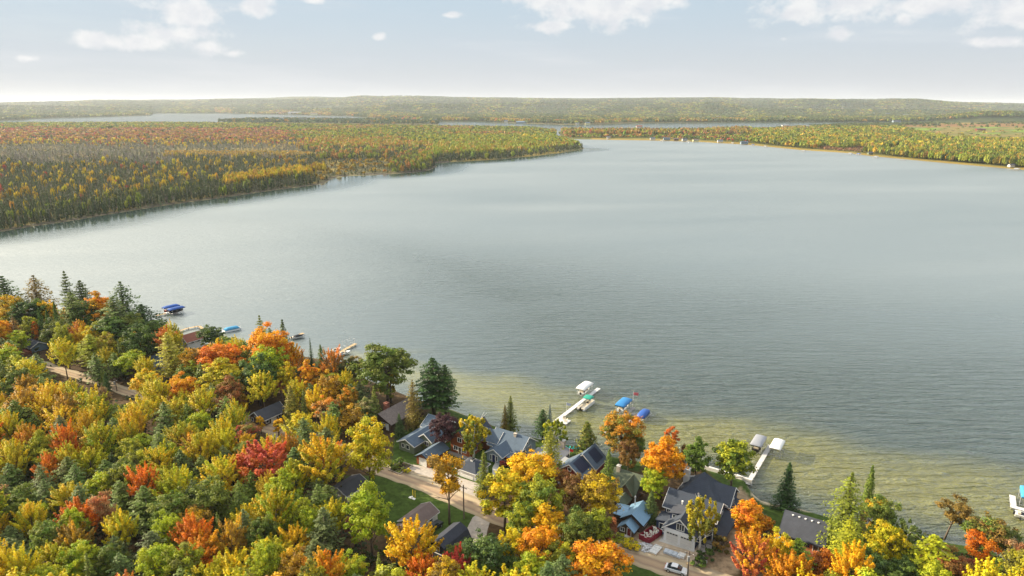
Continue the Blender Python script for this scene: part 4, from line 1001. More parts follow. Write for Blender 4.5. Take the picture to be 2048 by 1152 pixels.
RC = catmull(RD); va, fa, aa = [], [], []
for i, p in enumerate(RC):
    d = RC[min(i+1, len(RC)-1)]-RC[max(i-1, 0)]; d /= np.linalg.norm(d); nn = np.array([-d[1], d[0]])
    ed = .35*math.sin(i*1.7)+.25*math.sin(i*.63)
    for k in range(5):
        hw_ = 3.0 if p[0] > -75 else 2.2; w_ = (-hw_-ed*.5)+(2*hw_+ed)*k/4; va.append((p[0]+nn[0]*w_, p[1]+nn[1]*w_, 1.52)); aa.append((k/4, 0, 0, 1))
    if i:
        for k in range(4): a = (i-1)*5+k; fa.append((a, a+1, a+6, a+5))
me = bpy.data.meshes.new('road'); me.from_pydata(va, [], fa); me.update()
at = me.attributes.new('across', 'FLOAT_COLOR', 'POINT'); at.data.foreach_set('color', np.array(aa, np.float32).ravel()); me.materials.append(road_mat())
if me.polygons[0].normal.z < 0: me.flip_normals()
tag(link('road', me), kind='structure')
GRAVEL = mat('grey_gravel', (.42,.37,.32), .95, .3, 1.6, bump=.4); TANG = mat('tan_gravel', (.46,.37,.27), .95, .3, 1.2, bump=.4)
sheet('driveway', [(806,949),(826,929),(857,934),(905,950),(960,968),(985,975),(975,1003),(930,996),(860,962)], GRAVEL, 1.510)
sheet('driveway', [(945,1035),(968,1018),(985,1025),(975,1060),(965,1110),(930,1095),(925,1075)], GRAVEL, 1.508)
sheet('driveway', [(528,856),(552,843),(560,852),(556,872),(572,884),(560,892),(535,878)], GRAVEL, 1.508)
sheet('driveway', [(1290,1062),(1330,1050),(1400,1092),(1412,1120),(1390,1148),(1250,1110)], TANG, 1.508)
sheet('patio', [(1317,1082),(1325,1073),(1392,1094),(1388,1104)], CONC, 1.53)
sheet('path', [(772,940),(800,922),(806,925),(780,944)], CONC, 1.514)
sheet('path', [(985,935),(992,922),(1000,925),(993,950),(984,958)], CONC, 1.514)

# ------------------------------------------------------------------ houses
class House:
    def __init__(s, name, label, cat, s0, t0, z0=1.5, rot=AX, xy=None):
        X, Y = xy if xy else S(s0, t0); s.s0, s.t0, s.z0 = s0, t0, z0
        s.e = thing(name, label, cat, (X, Y, z0), rot)
    def gable(s, a0, a1, b0, b1, eave, ridge, axis='t', wall=None, roof=None, trim=WHITE, ov=.4, rp=.5, th=.16, wz=None):
        a0, a1, b0, b1, eave, ridge = a0-s.s0, a1-s.s0, b0-s.t0, b1-s.t0, eave-s.z0, ridge-s.z0
        b_ = (wz-s.z0) if wz else 0.0
        if axis == 't':
            m_ = a0+(a1-a0)*rp; poly = [(a0, b_), (a1, b_), (a1, eave), (m_, ridge), (a0, eave)]
            w = MB().prism(poly, 'y', b0, b1).build('wall', wall, s.e)
            sl, sr_ = (ridge-eave)/(m_-a0), (ridge-eave)/(a1-m_); up = .05
            L = [(a0-ov, eave-sl*ov+up), (m_, ridge+up)]; Rr = [(m_, ridge+up), (a1+ov, eave-sr_*ov+up)]
            mb = MB()
            for (p, q) in (L, Rr): mb.prism([p, q, (q[0], q[1]+th), (p[0], p[1]+th)], 'y', b0-ov, b1+ov)
            r = mb.build('roof', roof, s.e)
            fb = MB()
            for y in (b0-ov-.06, b1+ov):
                for (p, q) in (L, Rr): fb.prism([(p[0], p[1]-.12), (q[0], q[1]-.12), (q[0], q[1]+th+.03), (p[0], p[1]+th+.03)], 'y', y, y+.06)
            for (x, z) in (L[0], Rr[1]): fb.box(x-.05, x+.05, b0-ov, b1+ov, z-.1, z+.10)
        else:
            m_ = b0+(b1-b0)*rp; poly = [(b0, b_), (b1, b_), (b1, eave), (m_, ridge), (b0, eave)]
            w = MB().prism(poly, 'x', a0, a1).build('wall', wall, s.e)
            sl, sr_ = (ridge-eave)/(m_-b0), (ridge-eave)/(b1-m_); up = .05
            L = [(b0-ov, eave-sl*ov+up), (m_, ridge+up)]; Rr = [(m_, ridge+up), (b1+ov, eave-sr_*ov+up)]
            mb = MB()
            for (p, q) in (L, Rr): mb.prism([p, q, (q[0], q[1]+th), (p[0], p[1]+th)], 'x', a0-ov, a1+ov)
            r = mb.build('roof', roof, s.e)
            fb = MB()
            for x in (a0-ov-.06, a1+ov):
                for (p, q) in (L, Rr): fb.prism([(p[0], p[1]-.12), (q[0], q[1]-.12), (q[0], q[1]+th+.03), (p[0], p[1]+th+.03)], 'x', x, x+.06)
            for (y, z) in (L[0], Rr[1]): fb.box(a0-ov, a1+ov, y-.05, y+.05, z-.1, z+.10)
        if trim: fb.build('fascia', trim, r)
        return r
    def hip(s, a0, a1, b0, b1, eave, apex, wall, roof, ridge=0.0, ov=.45, flare=0.0, axis='s'):
        a0, a1, b0, b1, eave, apex = a0-s.s0, a1-s.s0, b0-s.t0, b1-s.t0, eave-s.z0, apex-s.z0
        MB().box(a0, a1, b0, b1, 0, eave).build('wall', wall, s.e)
        A0, A1, B0, B1 = a0-ov, a1+ov, b0-ov, b1+ov; ma, mb_ = (a0+a1)/2, (b0+b1)/2
        rings = [(1.0, eave-.05), (.55, eave+(apex-eave)*(.45-flare)), (.27, eave+(apex-eave)*(.73-flare*.8)), (0.0, apex)]
        m = MB(); V = []
        for k, z in rings:
            ra = ridge if axis == 's' else 0; rb = ridge if axis == 't' else 0
            ha, hb = (A1-A0)/2*k+ra*(1-k), (B1-B0)/2*k+rb*(1-k)
            V += [(ma-ha, mb_-hb, z), (ma+ha, mb_-hb, z), (ma+ha, mb_+hb, z), (ma-ha, mb_+hb, z)]
        F_ = [(3, 2, 1, 0)]
        for i in range(3):
            for j in range(4): F_.append((i*4+j, i*4+(j+1) % 4, (i+1)*4+(j+1) % 4, (i+1)*4+j))
        m.add(V, F_); r = m.build('roof', roof, s.e)
        f = MB()
        for (x0, x1, y0, y1) in ((A0-.05, A1+.05, B0-.05, B0), (A0-.05, A1+.05, B1, B1+.05), (A0-.05, A0, B0, B1), (A1, A1+.05, B0, B1)): f.box(x0, x1, y0, y1, eave-.2, eave+.02)
        f.build('fascia', WHITE, r); return r
    def shed(s, a0, a1, b0, b1, zl, zh, side, wall, roof, ov=.3, th=.14, posts=False):
        """mono-pitch: side = which edge is high"""
        a0, a1, b0, b1, zl, zh = a0-s.s0, a1-s.s0, b0-s.t0, b1-s.t0, zl-s.z0, zh-s.z0
        z = {'left': (zh, zl, zl, zh), 'right': (zl, zh, zh, zl), 'back': (zl, zl, zh, zh), 'front': (zh, zh, zl, zl)}[side]
        q = [(a0-ov, b0-ov, z[0]), (a1+ov, b0-ov, z[1]), (a1+ov, b1+ov, z[2]), (a0-ov, b1+ov, z[3])]
        r = MB().slab([(x, y, c+th+.03) for x, y, c in q], th).build('roof', roof, s.e)
        if wall:
            V = [(a0, b0, 0), (a1, b0, 0), (a1, b1, 0), (a0, b1, 0), (a0, b0, z[0]), (a1, b0, z[1]), (a1, b1, z[2]), (a0, b1, z[3])]
            MB().add(V, [(0,3,2,1),(4,5,6,7),(0,1,5,4),(1,2,6,5),(2,3,7,6),(3,0,4,7)]).build('wall', wall, s.e)
        if posts:
            for (x, y, c) in ((a0, b0, z[0]), (a1, b0, z[1]), (a1, b1, z[2]), (a0, b1, z[3])): MB().box(x-.09, x+.09, y-.09, y+.09, 0, c).build('post', WHITE, s.e)
        return r
    def _face(s, face, at, u0, u1, z0, z1, d0, d1):
        """box hugging a wall. face f/b: at = t of the wall, u along s; face l/r: at = s of the wall, u along t"""
        z0 -= s.z0; z1 -= s.z0
        if face in 'fb':
            at -= s.t0; u0 -= s.s0; u1 -= s.s0; sg = -1 if face == 'f' else 1
            y = sorted((at+sg*d0, at+sg*d1)); return (u0, u1, y[0], y[1], z0, z1)
        at -= s.s0; u0 -= s.t0; u1 -= s.t0; sg = -1 if face == 'l' else 1
        x = sorted((at+sg*d0, at+sg*d1)); return (x[0], x[1], u0, u1, z0, z1)
    def window(s, face, at, u0, u1, z0, z1, bars=1, trim=WHITE, name='window'):
        g = MB().box(*s._face(face, at, u0, u1, z0, z1, -.02, .03)).build(name, GLASS, s.e)
        f = MB(); w = .11
        for (a, b, c, d) in ((u0-w, u1+w, z1, z1+w), (u0-w, u1+w, z0-w, z0), (u0-w, u0, z0, z1), (u1, u1+w, z0, z1)): f.box(*s._face(face, at, a, b, c, d, -.02, .07))
        for k in range(bars):
            c = u0+(u1-u0)*(k+1)/(bars+1); f.box(*s._face(face, at, c-.035, c+.035, z0, z1, -.01, .06))
        f.build('frame', trim, g); return g
    def door(s, face, at, u0, u1, z1, m=WHITE, panels=0, name='door', lights=False, z0=None):
        z0 = s.z0+.03 if z0 is None else z0
        d = MB().box(*s._face(face, at, u0, u1, z0, z1, -.02, .06)).build(name, m, s.e)
        f = MB()
        for (a, b, c, e) in ((u0-.12, u1+.12, z1, z1+.12), (u0-.12, u0, z0, z1), (u1, u1+.12, z0, z1)): f.box(*s._face(face, at, a, b, c, e, -.02, .10))
        f.build('frame', WHITE, d)
        if panels:
            p = MB(); h = (z1-z0)/panels
            for k in range(1, panels): p.box(*s._face(face, at, u0+.05, u1-.05, z0+h*k-.02, z0+h*k+.02, .05, .068))
            p.build('panel_groove', CONC, d)
        else: MB().box(*s._face(face, at, u1-.18, u1-.10, z0+.95, z0+1.1, .05, .12)).build('handle', STEEL, d)
        if lights:
            p = MB(); n = 4; w = (u1-u0)/n
            for k in range(n):
                g_ = .06 if k != 1 else .06
                p.box(*s._face(face, at, u0+w*k+g_, u0+w*(k+1)-g_, z1-.42, z1-.14, .05, .075))
            p.build('door_light', GLASS, d)
        return d
    def chimney(s, a, b, z0, z1, w=.8, d=.8, m=BRICK, cap=CONC, roof=None, name='chimney'):
        a -= s.s0; b -= s.t0; z0 -= s.z0; z1 -= s.z0
        c = MB().box(a-w/2, a+w/2, b-d/2, b+d/2, z0, z1).build(name, m, roof or s.e)
        k = MB().box(a-w/2-.08, a+w/2+.08, b-d/2-.08, b+d/2+.08, z1, z1+.12).box(a-.15, a+.15, b-.15, b+.15, z1+.12, z1+.38).build('cap', cap, roof or s.e) if roof is None else MB().box(a-w/2-.08, a+w/2+.08, b-d/2-.08, b+d/2+.08, z1, z1+.12).build('chimney_cap', cap, roof)
        return c
    def vent(s, a, b, z, m=WHITE, parent=None, r=.14, h=.5):
        a -= s.s0; b -= s.t0; z -= s.z0
        return MB().tube([(a, b, z), (a, b, z+h)], r, 8).tube([(a, b, z+h-.05), (a, b, z+h+.08)], r*1.6, 8).build('roof_vent', m, parent or s.e)

GDOOR = mat('pale_garage_door', (.66,.64,.61), .55, .05, 1)
# the big navy house
h = House('navy_house', 'large navy blue lake house under construction with white trim and double garage', 'house', -38, 128)
rg = h.gable(-41.3, -34.7, 122.2, 130.5, 4.7, 7.5, 't', NAVY, R_NAVY, ov=.45)
MB().box(-41.32+38, -34.68+38, 122.12-128, 122.18-128, 0, 3.15).build('house_wrap', WRAP, h.e)
h.door('f', 122.1, -40.7, -38.3, 3.85, GDOOR, 4, 'garage_door', True); h.door('f', 122.1, -37.7, -35.3, 3.85, GDOOR, 4, 'garage_door', True)
h.window('f', 122.2, -38.65, -37.15, 4.95, 6.35, 2)
r2 = h.gable(-43.3, -32.4, 127.8, 134.5, 6.0, 8.3, 's', NAVY, R_NAVY, ov=.5)
h.window('f', 127.8, -42.9, -42.1, 4.6, 5.6, 1); h.window('f', 127.8, -34.2, -33.0, 4.5, 5.6, 1); h.window('l', -43.3, 129.5, 130.6, 4.4, 5.6, 1)
h.window('r', -32.4, 129.2, 130.2, 4.4, 5.6, 1); h.window('r', -32.4, 132.0, 133.0, 4.4, 5.6, 1)
rr_ = h.hip(-43.0, -33.6, 133.6, 142.6, 5.6, 10.6, NAVY, R_NAVY, flare=.07)
MB().add([(-43.3+38, 135.6-128, 4.35), (-41.9+38, 134.9-128, 4.82), (-39.0+38, 137.5-128, 8.1), (-39.2+38, 138.6-128, 8.3)], [(0, 1, 2, 3)])
h.gable(-37, -31.8, 135.5, 142.3, 5.6, 8.3, 's', NAVY, R_NAVY, ov=.4)
h.window('r', -31.8, 136.4, 137.4, 3.4, 5.2, 0); h.window('r', -31.8, 138.3, 139.6, 3.4, 5.4, 1)
h.shed(-32.35, -30.0, 126.3, 141.5, 3.4, 4.6, 'left', None, R_NAVY, posts=True)
h.shed(-43.9, -41.35, 124.5, 128.0, 3.9, 4.6, 'right', NAVY, R_NAVY, ov=.25)
h.window('f', 124.5, -43.2, -42.3, 2.2, 3.5, 0)
dr = h.shed(-41.2, -38.5, 125.0, 128.3, 6.35, 7.1, 'right', NAVY, R_CHAR, ov=.25)
h.window('f', 125.0, -40.6, -39.4, 5.5, 6.2, 1)
h.gable(-36.7, -33.3, 124.2, 128.2, 4.6, 6.2, 't', NAVY, R_NAVY, ov=.3); h.window('f', 124.2, -35.8, -34.4, 3.0, 4.3, 1)
h.chimney(-42.6, 139.3, 1.5, 9.4, 1.3, 1.1, WSTONE, CONC)
MB().box(-34.4+38, -31.4+38, 123.6-128, 126.4-128, 0, .55).build('deck', DECKW, h.e)
rl = MB()
for x in (-34.3, -32.9, -31.5): rl.box(x+38-.05, x+38+.05, 123.65-128, 123.75-128, .55, 1.55)
rl.box(-34.3+38, -31.5+38, 123.66-128, 123.74-128, 1.5, 1.6).build('railing', BLACK, h.e)
MB().box(-33.7+38, -32.6+38, 122.0-128, 123.55-128, 0, .28).build('step', DECKW, h.e)
for a, b, z in ((-39.8, 128.4, 8.0), (-41.2, 136.2, 7.3)): h.vent(a, b, z-.9, parent=r2, h=.7)

# blue metal cottage
h = House('metal_roof_cottage', 'small cottage with bright blue metal roof left of the navy house', 'cottage', -48.3, 123.5)
h.gable(-50.6, -46.0, 121.7, 127.2, 3.7, 5.3, 't', CABIN, R_BLUE, trim=BLACK, ov=.45); h.gable(-50.2, -47.0, 119.3, 121.9, 3.0, 4.3, 't', CABIN, R_BLUE, trim=None, ov=.4)
h.gable(-53.0, -50.7, 123.0, 127.0, 3.2, 4.2, 's', CABIN, R_BLUE, trim=None, ov=.3)
h.window('f', 119.3, -49.9, -49.0, 2.2, 3.0, 1); h.door('f', 119.3, -48.3, -47.5, 3.3, REDW); h.window('r', -46.0, 123.0, 124.4, 2.4, 3.4, 1); h.chimney(-49.8, 126.6, 4.2, 6.2, .2, .2, STEEL, STEEL)
MB().box(-50.4+48.3, -47.6+48.3, 117.8-123.5, 119.2-123.5, 0, .16).build('porch_slab', CONC, h.e)

# green house
h = House('sage_house', 'sage green house with slate-blue stepped roofs and white fascia', 'house', -110.5, 126)
h.gable(-114.4, -109.2, 121.2, 130, 3.9, 5.1, 't', SAGE, R_SLATE, ov=.45); h.gable(-111.0, -106.4, 125.0, 132.5, 4.3, 5.9, 't', SAGE, R_SLATE, ov=.4); h.gable(-114.2, -107.6, 130.5, 137, 4.5, 6.4, 's', SAGE, R_SLATE, ov=.45)
h.window('f', 121.2, -113.4, -112.6, 2.5, 3.5, 0); h.window('f', 121.2, -111.9, -110.9, 2.4, 3.5, 0); h.window('r', -106.4, 126.0, 127.0, 2.6, 3.9, 0); h.window('r', -106.4, 127.8, 129.0, 2.4, 3.9, 1); h.window('f', 125.0, -108.8, -107.6, 2.7, 3.8, 1); h.window('l', -114.4, 124, 125.2, 2.5, 3.6, 1); h.door('r', -106.4, 130.0, 130.9, 3.6)
# brown garage
h = House('wood_garage', 'reddish-brown timber garage with one white door and blue-grey roof', 'garage', -103.4, 121)
r = h.gable(-105.5, -101.3, 117.9, 125.2, 3.7, 4.9, 't', LOGW, R_SLATE, trim=BLACK, ov=.45); h.door('f', 117.9, -104.5, -102.3, 3.55, WHITE, 4, 'garage_door'); h.window('r', -101.3, 120.5, 121.4, 2.5, 3.4, 1)
MB().tube([(.9, -2.6, 2.9), (.9, -2.6, 3.2)], .04, 5).tube([(.9, -2.75, 3.25), (.9, -2.68, 3.3)], [.3, .22], 10).build('satellite_dish', WHITE, h.e)
# log house
h = House('log_house', 'reddish-brown log house with navy roof behind the purple tree', 'house', -99, 132)
h.gable(-102.0, -95.8, 127.5, 137.5, 4.9, 8.2, 't', LOGW, R_NAVY, ov=.6, trim=LOGW); h.gable(-95.8, -91.5, 133.5, 138.5, 4.6, 6.4, 's', LOGW, R_SLATE, ov=.5)
for u in (-101.0, -98.3): h.window('f', 127.5, u, u+1.3, 2.6, 3.7, 1)
h.window('f', 127.5, -99.6, -98.4, 5.2, 6.3, 1); h.door('f', 127.5, -99.4, -98.55, 3.6, CABIN); h.window('r', -95.8, 129.2, 130.6, 2.6, 3.8, 1)
MB().box(-102.2+99, -95.8+99, 126.2-132, 127.4-132, 0, .3).build('porch_deck', DECKW, h.e)
# white garage
h = House('white_garage', 'white two-car garage with dark hip roof and roof cupola', 'garage', -90.7, 121.7)
r = h.hip(-93.4, -88.0, 119.2, 124.6, 3.6, 5.3, WRAP, R_NAVY, ridge=.6); h.door('f', 119.2, -92.8, -88.8, 3.5, WHITE, 4, 'garage_door'); h.window('r', -88.0, 121.2, 122.1, 2.5, 3.4, 1)
cu = MB().box(-.35, .35, -.35, .35, 3.4, 4.1).build('cupola', WHITE, h.e); MB().add([(-.5, -.5, 4.1), (.5, -.5, 4.1), (.5, .5, 4.1), (-.5, .5, 4.1), (0, 0, 4.6)], [(3, 2, 1, 0), (0, 1, 4), (1, 2, 4), (2, 3, 4), (3, 0, 4)]).build('cupola_roof', BLACK, cu)
# grey house
h = House('grey_house', 'grey-blue house with white trimmed gables and tan roof vent', 'house', -88.5, 134)
r = h.gable(-93.4, -84.0, 133.0, 140.8, 4.0, 6.7, 's', GREYB, R_SLATE, ov=.5); h.gable(-91.6, -87.0, 129.2, 134.5, 3.8, 5.2, 't', GREYB, R_SLATE, ov=.45)
h.door('f', 129.2, -89.9, -89.0, 3.6, mat('navy_door', (.02,.03,.10), .4, .05, 1)); h.window('f', 129.2, -90.55, -90.15, 2.1, 3.4, 0); h.window('f', 129.2, -88.75, -88.35, 2.1, 3.4, 0)
h.window('r', -84.0, 134.2, 135.6, 2.1, 3.9, 1); h.window('r', -84.0, 137.0, 138.4, 2.1, 3.9, 1); h.window('r', -84.0, 136.2, 137.0, 4.8, 5.5, 0); h.window('r', -87.0, 130.3, 131.7, 2.3, 3.5, 1); h.window('f', 133.0, -86.2, -84.9, 2.3, 3.6, 1)
h.chimney(-87.4, 136.2, 5.9, 7.1, .7, .6, STONE, STONE, r)
h.shed(-87.0, -84.5, 130.6, 133.0, 3.2, 3.7, 'back', None, R_SLATE, posts=True)
h.shed(-83.5, -81.4, 133.8, 135.2, 2.9, 3.1, 'left', None, R_NAVY, posts=True, ov=.15)
pt = MB().box(-84.0+88.5, -80.8+88.5, 133.5-134, 142-134, 0, .12).build('patio_slab', CONC, h.e)
# flat grey
h = House('flat_roof_house', 'low house with broad pale grey roof and tall stone chimney', 'house', -77.7, 136.5)
r = h.gable(-81.0, -74.3, 133.3, 141.5, 3.6, 4.5, 't', GREYB, R_FLAT, ov=.5); h.chimney(-76.3, 141.2, 1.5, 6.2, 1.6, 1.0, STONE, CONC); h.window('r', -74.3, 135, 136.5, 2.2, 3.3, 1); h.door('r', -74.3, 138, 138.9, 3.4); h.window('f', 133.3, -79.5, -78, 2.2, 3.3, 1)
h.shed(-74.2, -72.4, 135.4, 138.2, 3.2, 3.6, 'left', None, CONC, posts=True, ov=.1)
# red house with solar
h = House('red_house', 'dark red house with grey roof carrying two dark solar arrays', 'house', -68.5, 136)
r = h.gable(-71.9, -65.4, 131.2, 136.6, 4.0, 6.4, 't', REDW, R_SLATE, ov=.5, trim=CONC); r3 = h.gable(-70.9, -64.6, 136.7, 142.5, 4.0, 6.8, 't', REDW, R_SLATE, ov=.5, trim=CONC)
h.window('f', 131.2, -69.5, -68.0, 2.5, 3.7, 1); h.window('r', -65.4, 132.6, 133.6, 2.4, 3.5, 1); h.window('f', 131.2, -69.1, -68.3, 4.6, 5.4, 0)
def panel(h, a0, a1, z0, z1, b0, b1, roof):
    a0 -= h.s0; a1 -= h.s0; b0 -= h.t0; b1 -= h.t0; z0 -= h.z0; z1 -= h.z0
    MB().slab([(a0, b0, z0), (a1, b0, z1), (a1, b1, z1), (a0, b1, z0)], .06).build('solar_panel', SOLAR, roof)
sl = (6.4-4.0)/3.25
panel(h, -68.2, -65.6, 6.4-sl*.45+.36, 6.4-sl*3.05+.36, 132.0, 136.0, r); sl = 2.8/3.15; panel(h, -67.3, -64.8, 6.8-sl*.45+.36, 6.8-sl*2.95+.36, 138.2, 141.8, r3)
h = House('vented_shed', 'low dark-roofed outbuilding with chrome vent in front of the red house', 'shed', -67.8, 128)
h.gable(-69.8, -65.8, 126.2, 129.8, 3.0, 3.9, 't', BLUEW, R_NAVY, trim=None, ov=.3); h.chimney(-67.2, 129.2, 3.5, 4.6, .3, .3, ALU, WHITE); h.door('f', 126.2, -68.3, -67.4, 2.85)
# green roof house
h = House('green_roof_house', 'brown house with mossy green roof, stone chimney and skylight', 'house', -55.3, 134)
r = h.gable(-58.4, -52.0, 131.5, 139.5, 3.9, 6.5, 's', CABIN, R_GREEN, trim=None, ov=.5); g2 = h.gable(-55.4, -52.2, 130.6, 135.5, 4.2, 6.3, 't', CABIN, R_GREEN, trim=None, ov=.4)
MB().slab([(-53.5+55.3, -.8, 4.55), (-52.8+55.3, -.8, 3.65), (-52.8+55.3, .6, 3.65), (-53.5+55.3, .6, 4.55)], .08).build('skylight', LAMPG, g2)
h.gable(-55.2, -52.4, 126.8, 130.7, 3.0, 4.0, 't', CABIN, R_GREEN, trim=None, ov=.3); h.chimney(-57.6, 135.0, 4.4, 7.6, .8, .8, STONE, CONC); h.window('f', 131.5, -57.6, -56.2, 2.4, 3.5, 1); h.door('f', 126.8, -54.2, -53.4, 2.85, REDW)
# right cabin
h = House('log_cabin', 'long orange cedar cabin with charcoal roof and a row of roof vents', 'cabin', -16.6, 137.5)
r = h.gable(-20.4, -12.6, 134.6, 142.0, 4.0, 6.4, 's', ORNG, R_CHAR, trim=R_CHAR, ov=.6, rp=.62)
for k in range(5): h.vent(-19.2+k*1.25, 138.4, 5.9, parent=r, r=.13, h=.4)
h.window('f', 134.6, -18.9, -17.7, 2.5, 3.6, 1, CABIN); h.window('f', 134.6, -16.4, -15.0, 2.4, 3.6, 1, CABIN); h.door('f', 134.6, -14.2, -13.3, 3.6, CABIN); h.window('l', -20.4, 136.5, 138, 2.5, 3.7, 1, CABIN)
MB().box(-20.6+16.6, -12.6+16.6, 132.6-137.5, 134.5-137.5, 0, .35).build('deck', mat('red_deck_boards', (.27,.09,.05), .8, .2, 1), h.e)
# small sheds by the street
h = House('yellow_shed', 'long pale yellow shed with dark roof half under the trees', 'shed', -109.8, 98.8)
h.gable(-112.6, -107.2, 95.6, 102.2, 3.3, 4.5, 't', CREAM, R_CHAR, ov=.35); h.door('f', 95.6, -110.6, -109.2, 3.4); h.window('f', 95.6, -112, -111.2, 2.4, 3.2, 1); h.window('b', 102.2, -110.5, -109.5, 2.4, 3.2, 1)
h = House('white_shed', 'white walled shed with weathered brown roof beside the lawn', 'shed', -88.2, 98.5)
h.gable(-90.6, -85.8, 95.0, 102.0, 3.3, 4.6, 't', WHITE, R_BROWN, ov=.35); h.window('r', -85.8, 97.0, 97.7, 2.4, 3.0, 0, BLACK); h.window('r', -85.8, 99.4, 100.1, 2.4, 3.0, 0, BLACK); h.door('f', 95.0, -88.9, -87.9, 3.4)
h.gable(-90.4, -86.8, 91.8, 95.0, 2.8, 3.6, 't', WHITE, R_BROWN, ov=.3)
h = House('dark_barn', 'black gambrel-roofed barn beside the gravel drive', 'barn', -76.0, 93.8)
a0, a1, b0, b1 = -2.9, 2.9, -3.8, 3.4
prof = [(a0, 0), (a1, 0), (a1, 2.2), (a1-1.1, 4.3), (0, 5.2), (a0+1.1, 4.3), (a0, 2.2)]
MB().prism(prof, 'y', b0, b1).build('wall', DARKW, h.e)
mb = MB(); L = [(a0-.25, 1.95), (a0+1.05, 4.42), (0, 5.32), (a1-1.05, 4.42), (a1+.25, 1.95)]
for p, q in zip(L[:-1], L[1:]): mb.prism([p, q, (q[0], q[1]+.14), (p[0], p[1]+.14)], 'y', b0-.35, b1+.35)
mb.build('roof', R_BARN, h.e); h.door('f', 90.0, -77.2, -74.8, 4.0, DARKW, 0, 'barn_door'); h.window('f', 90.0, -76.5, -75.5, 4.8, 5.5, 1); h.window('r', -73.1, 92.0, 93.0, 2.4, 3.2, 0)
# forest cabins on the left
h = House('brown_cabin', 'dark brown cabin with white gable trim in a forest clearing', 'cabin', -158, 113)
h.gable(-161.0, -155.6, 109.8, 117.6, 3.6, 5.4, 't', CABIN, R_CHAR, ov=.5); h.window('f', 109.8, -158.9, -157.7, 3.9, 4.7, 1); h.window('r', -155.6, 111, 111.9, 2.1, 3.3, 0); h.door('r', -155.6, 112.8, 114.4, 3.4, WHITE); h.window('r', -155.6, 115.2, 116.2, 2.1, 3.3, 0); h.window('f', 109.8, -160.4, -159.6, 2.2, 3.1, 0)
h = House('shake_roof_house', 'house with mottled cedar shake roof and square brick chimney', 'house', -126.2, 134)
h.gable(-129.4, -123.0, 127.5, 141, 3.8, 5.8, 't', CABIN, R_CEDAR, trim=None, ov=.5, rp=.3); h.chimney(-128.4, 131.6, 3.6, 7.3, 1.2, 1.2, BRICK, BRICK); h.window('f', 127.5, -126.5, -125.2, 2.4, 3.5, 1); h.door('f', 127.5, -124.8, -124.0, 3.4)
h = House('blue_cottage', 'blue cottage with white trimmed gable beside the yellow pine', 'cottage', -224.5, 120, rot=AX)
h.gable(-227.2, -221.4, 116.5, 124, 4.0, 6.2, 't', BLUEW, R_SLATE, ov=.5); h.window('f', 116.5, -224.9, -223.7, 4.0, 5.1, 1); h.window('f', 116.5, -226.4, -225.4, 2.2, 3.4, 0); h.window('f', 116.5, -223.2, -222.2, 2.2, 3.4, 0); h.gable(-221.4, -218.0, 118, 123, 3.5, 4.8, 's', BLUEW, R_SLATE, ov=.4)
h = House('white_house', 'white lake house with red-brown roof among the left shore trees', 'house', -233.5, 137.5)
h.gable(-236.2, -230.6, 134.6, 141.0, 5.0, 6.9, 't', WHITE, R_RED, ov=.5); h.window('f', 134.6, -234.6, -233.9, 4.4, 5.3, 0); h.window('f', 134.6, -233.0, -232.3, 4.4, 5.3, 0); h.window('r', -230.6, 136.2, 137.2, 4.0, 5.0, 0); h.window('r', -230.6, 138.6, 139.6, 4.0, 5.0, 0)
h = House('small_blue_cabin', 'small grey-blue roofed cabin with dark red deck at the left edge', 'cabin', -280, 104.5)
h.gable(-283.0, -277.0, 102, 107.5, 3.4, 4.9, 's', BLUEW, R_NAVY, ov=.4); h.window('f', 102, -280.8, -279.4, 2.3, 3.2, 1); h.door('f', 102, -282.2, -281.4, 3.3); MB().box(-3, 3.4, -5.4, -2.6, 0, .9).build('deck', mat('red_deck_boards', (.27,.09,.05), .8, .2, 1), h.e)
# ------------------------------------------------------------------ docks, boats, lifts (local x across, y along)
def posts_row(e, x0, x1, y0, y1, step, z0, z1, m=STEEL):
    y = y0+.3
    while y < y1:
        for x in (x0+.05, x1-.05): MB().tube([(x, y, z0), (x, y, z1)], .05, 5).build('post', m, e)
        y += step
def planks(mb, x0, x1, y0, y1, z, along=True, w=.32):
    if along:
        n = max(1, int((y1-y0)/w)); w = (y1-y0)/n
        for k in range(n): mb.box(x0, x1, y0+k*w, y0+(k+1)*w-.03, z-.06, z)
    else:
        n = max(1, int((x1-x0)/w)); w = (x1-x0)/n
        for k in range(n): mb.box(x0+k*w, x0+(k+1)*w-.03, y0, y1, z-.06, z)
    return mb
def dock(label, s, t0, t1, w, m=ALU, extra=(), xy=None, rot=AX, step=3.0):
    X, Y = xy if xy else S(s, t0)
    e = thing('dock', label, 'dock', (X, Y, 0), rot); L = t1-t0
    planks(MB(), -w/2, w/2, 0, L, .62).build('decking', m, e)
    MB().box(-w/2, -w/2+.08, 0, L, .44, .56).box(w/2-.08, w/2, 0, L, .44, .56).build('side_rail', STEEL, e)
    posts_row(e, -w/2, w/2, 0, L, step, -2.2, .95)
    for (x0, x1, y0, y1) in extra:
        planks(MB(), x0, x1, y0, y1, .62, False).build('platform', m, e)
        for x in (x0+.1, x1-.1):
            for y in (y0+.1, y1-.1): MB().tube([(x, y, -2.2), (x, y, .9)], .05, 5).build('post', STEEL, e)
    return e
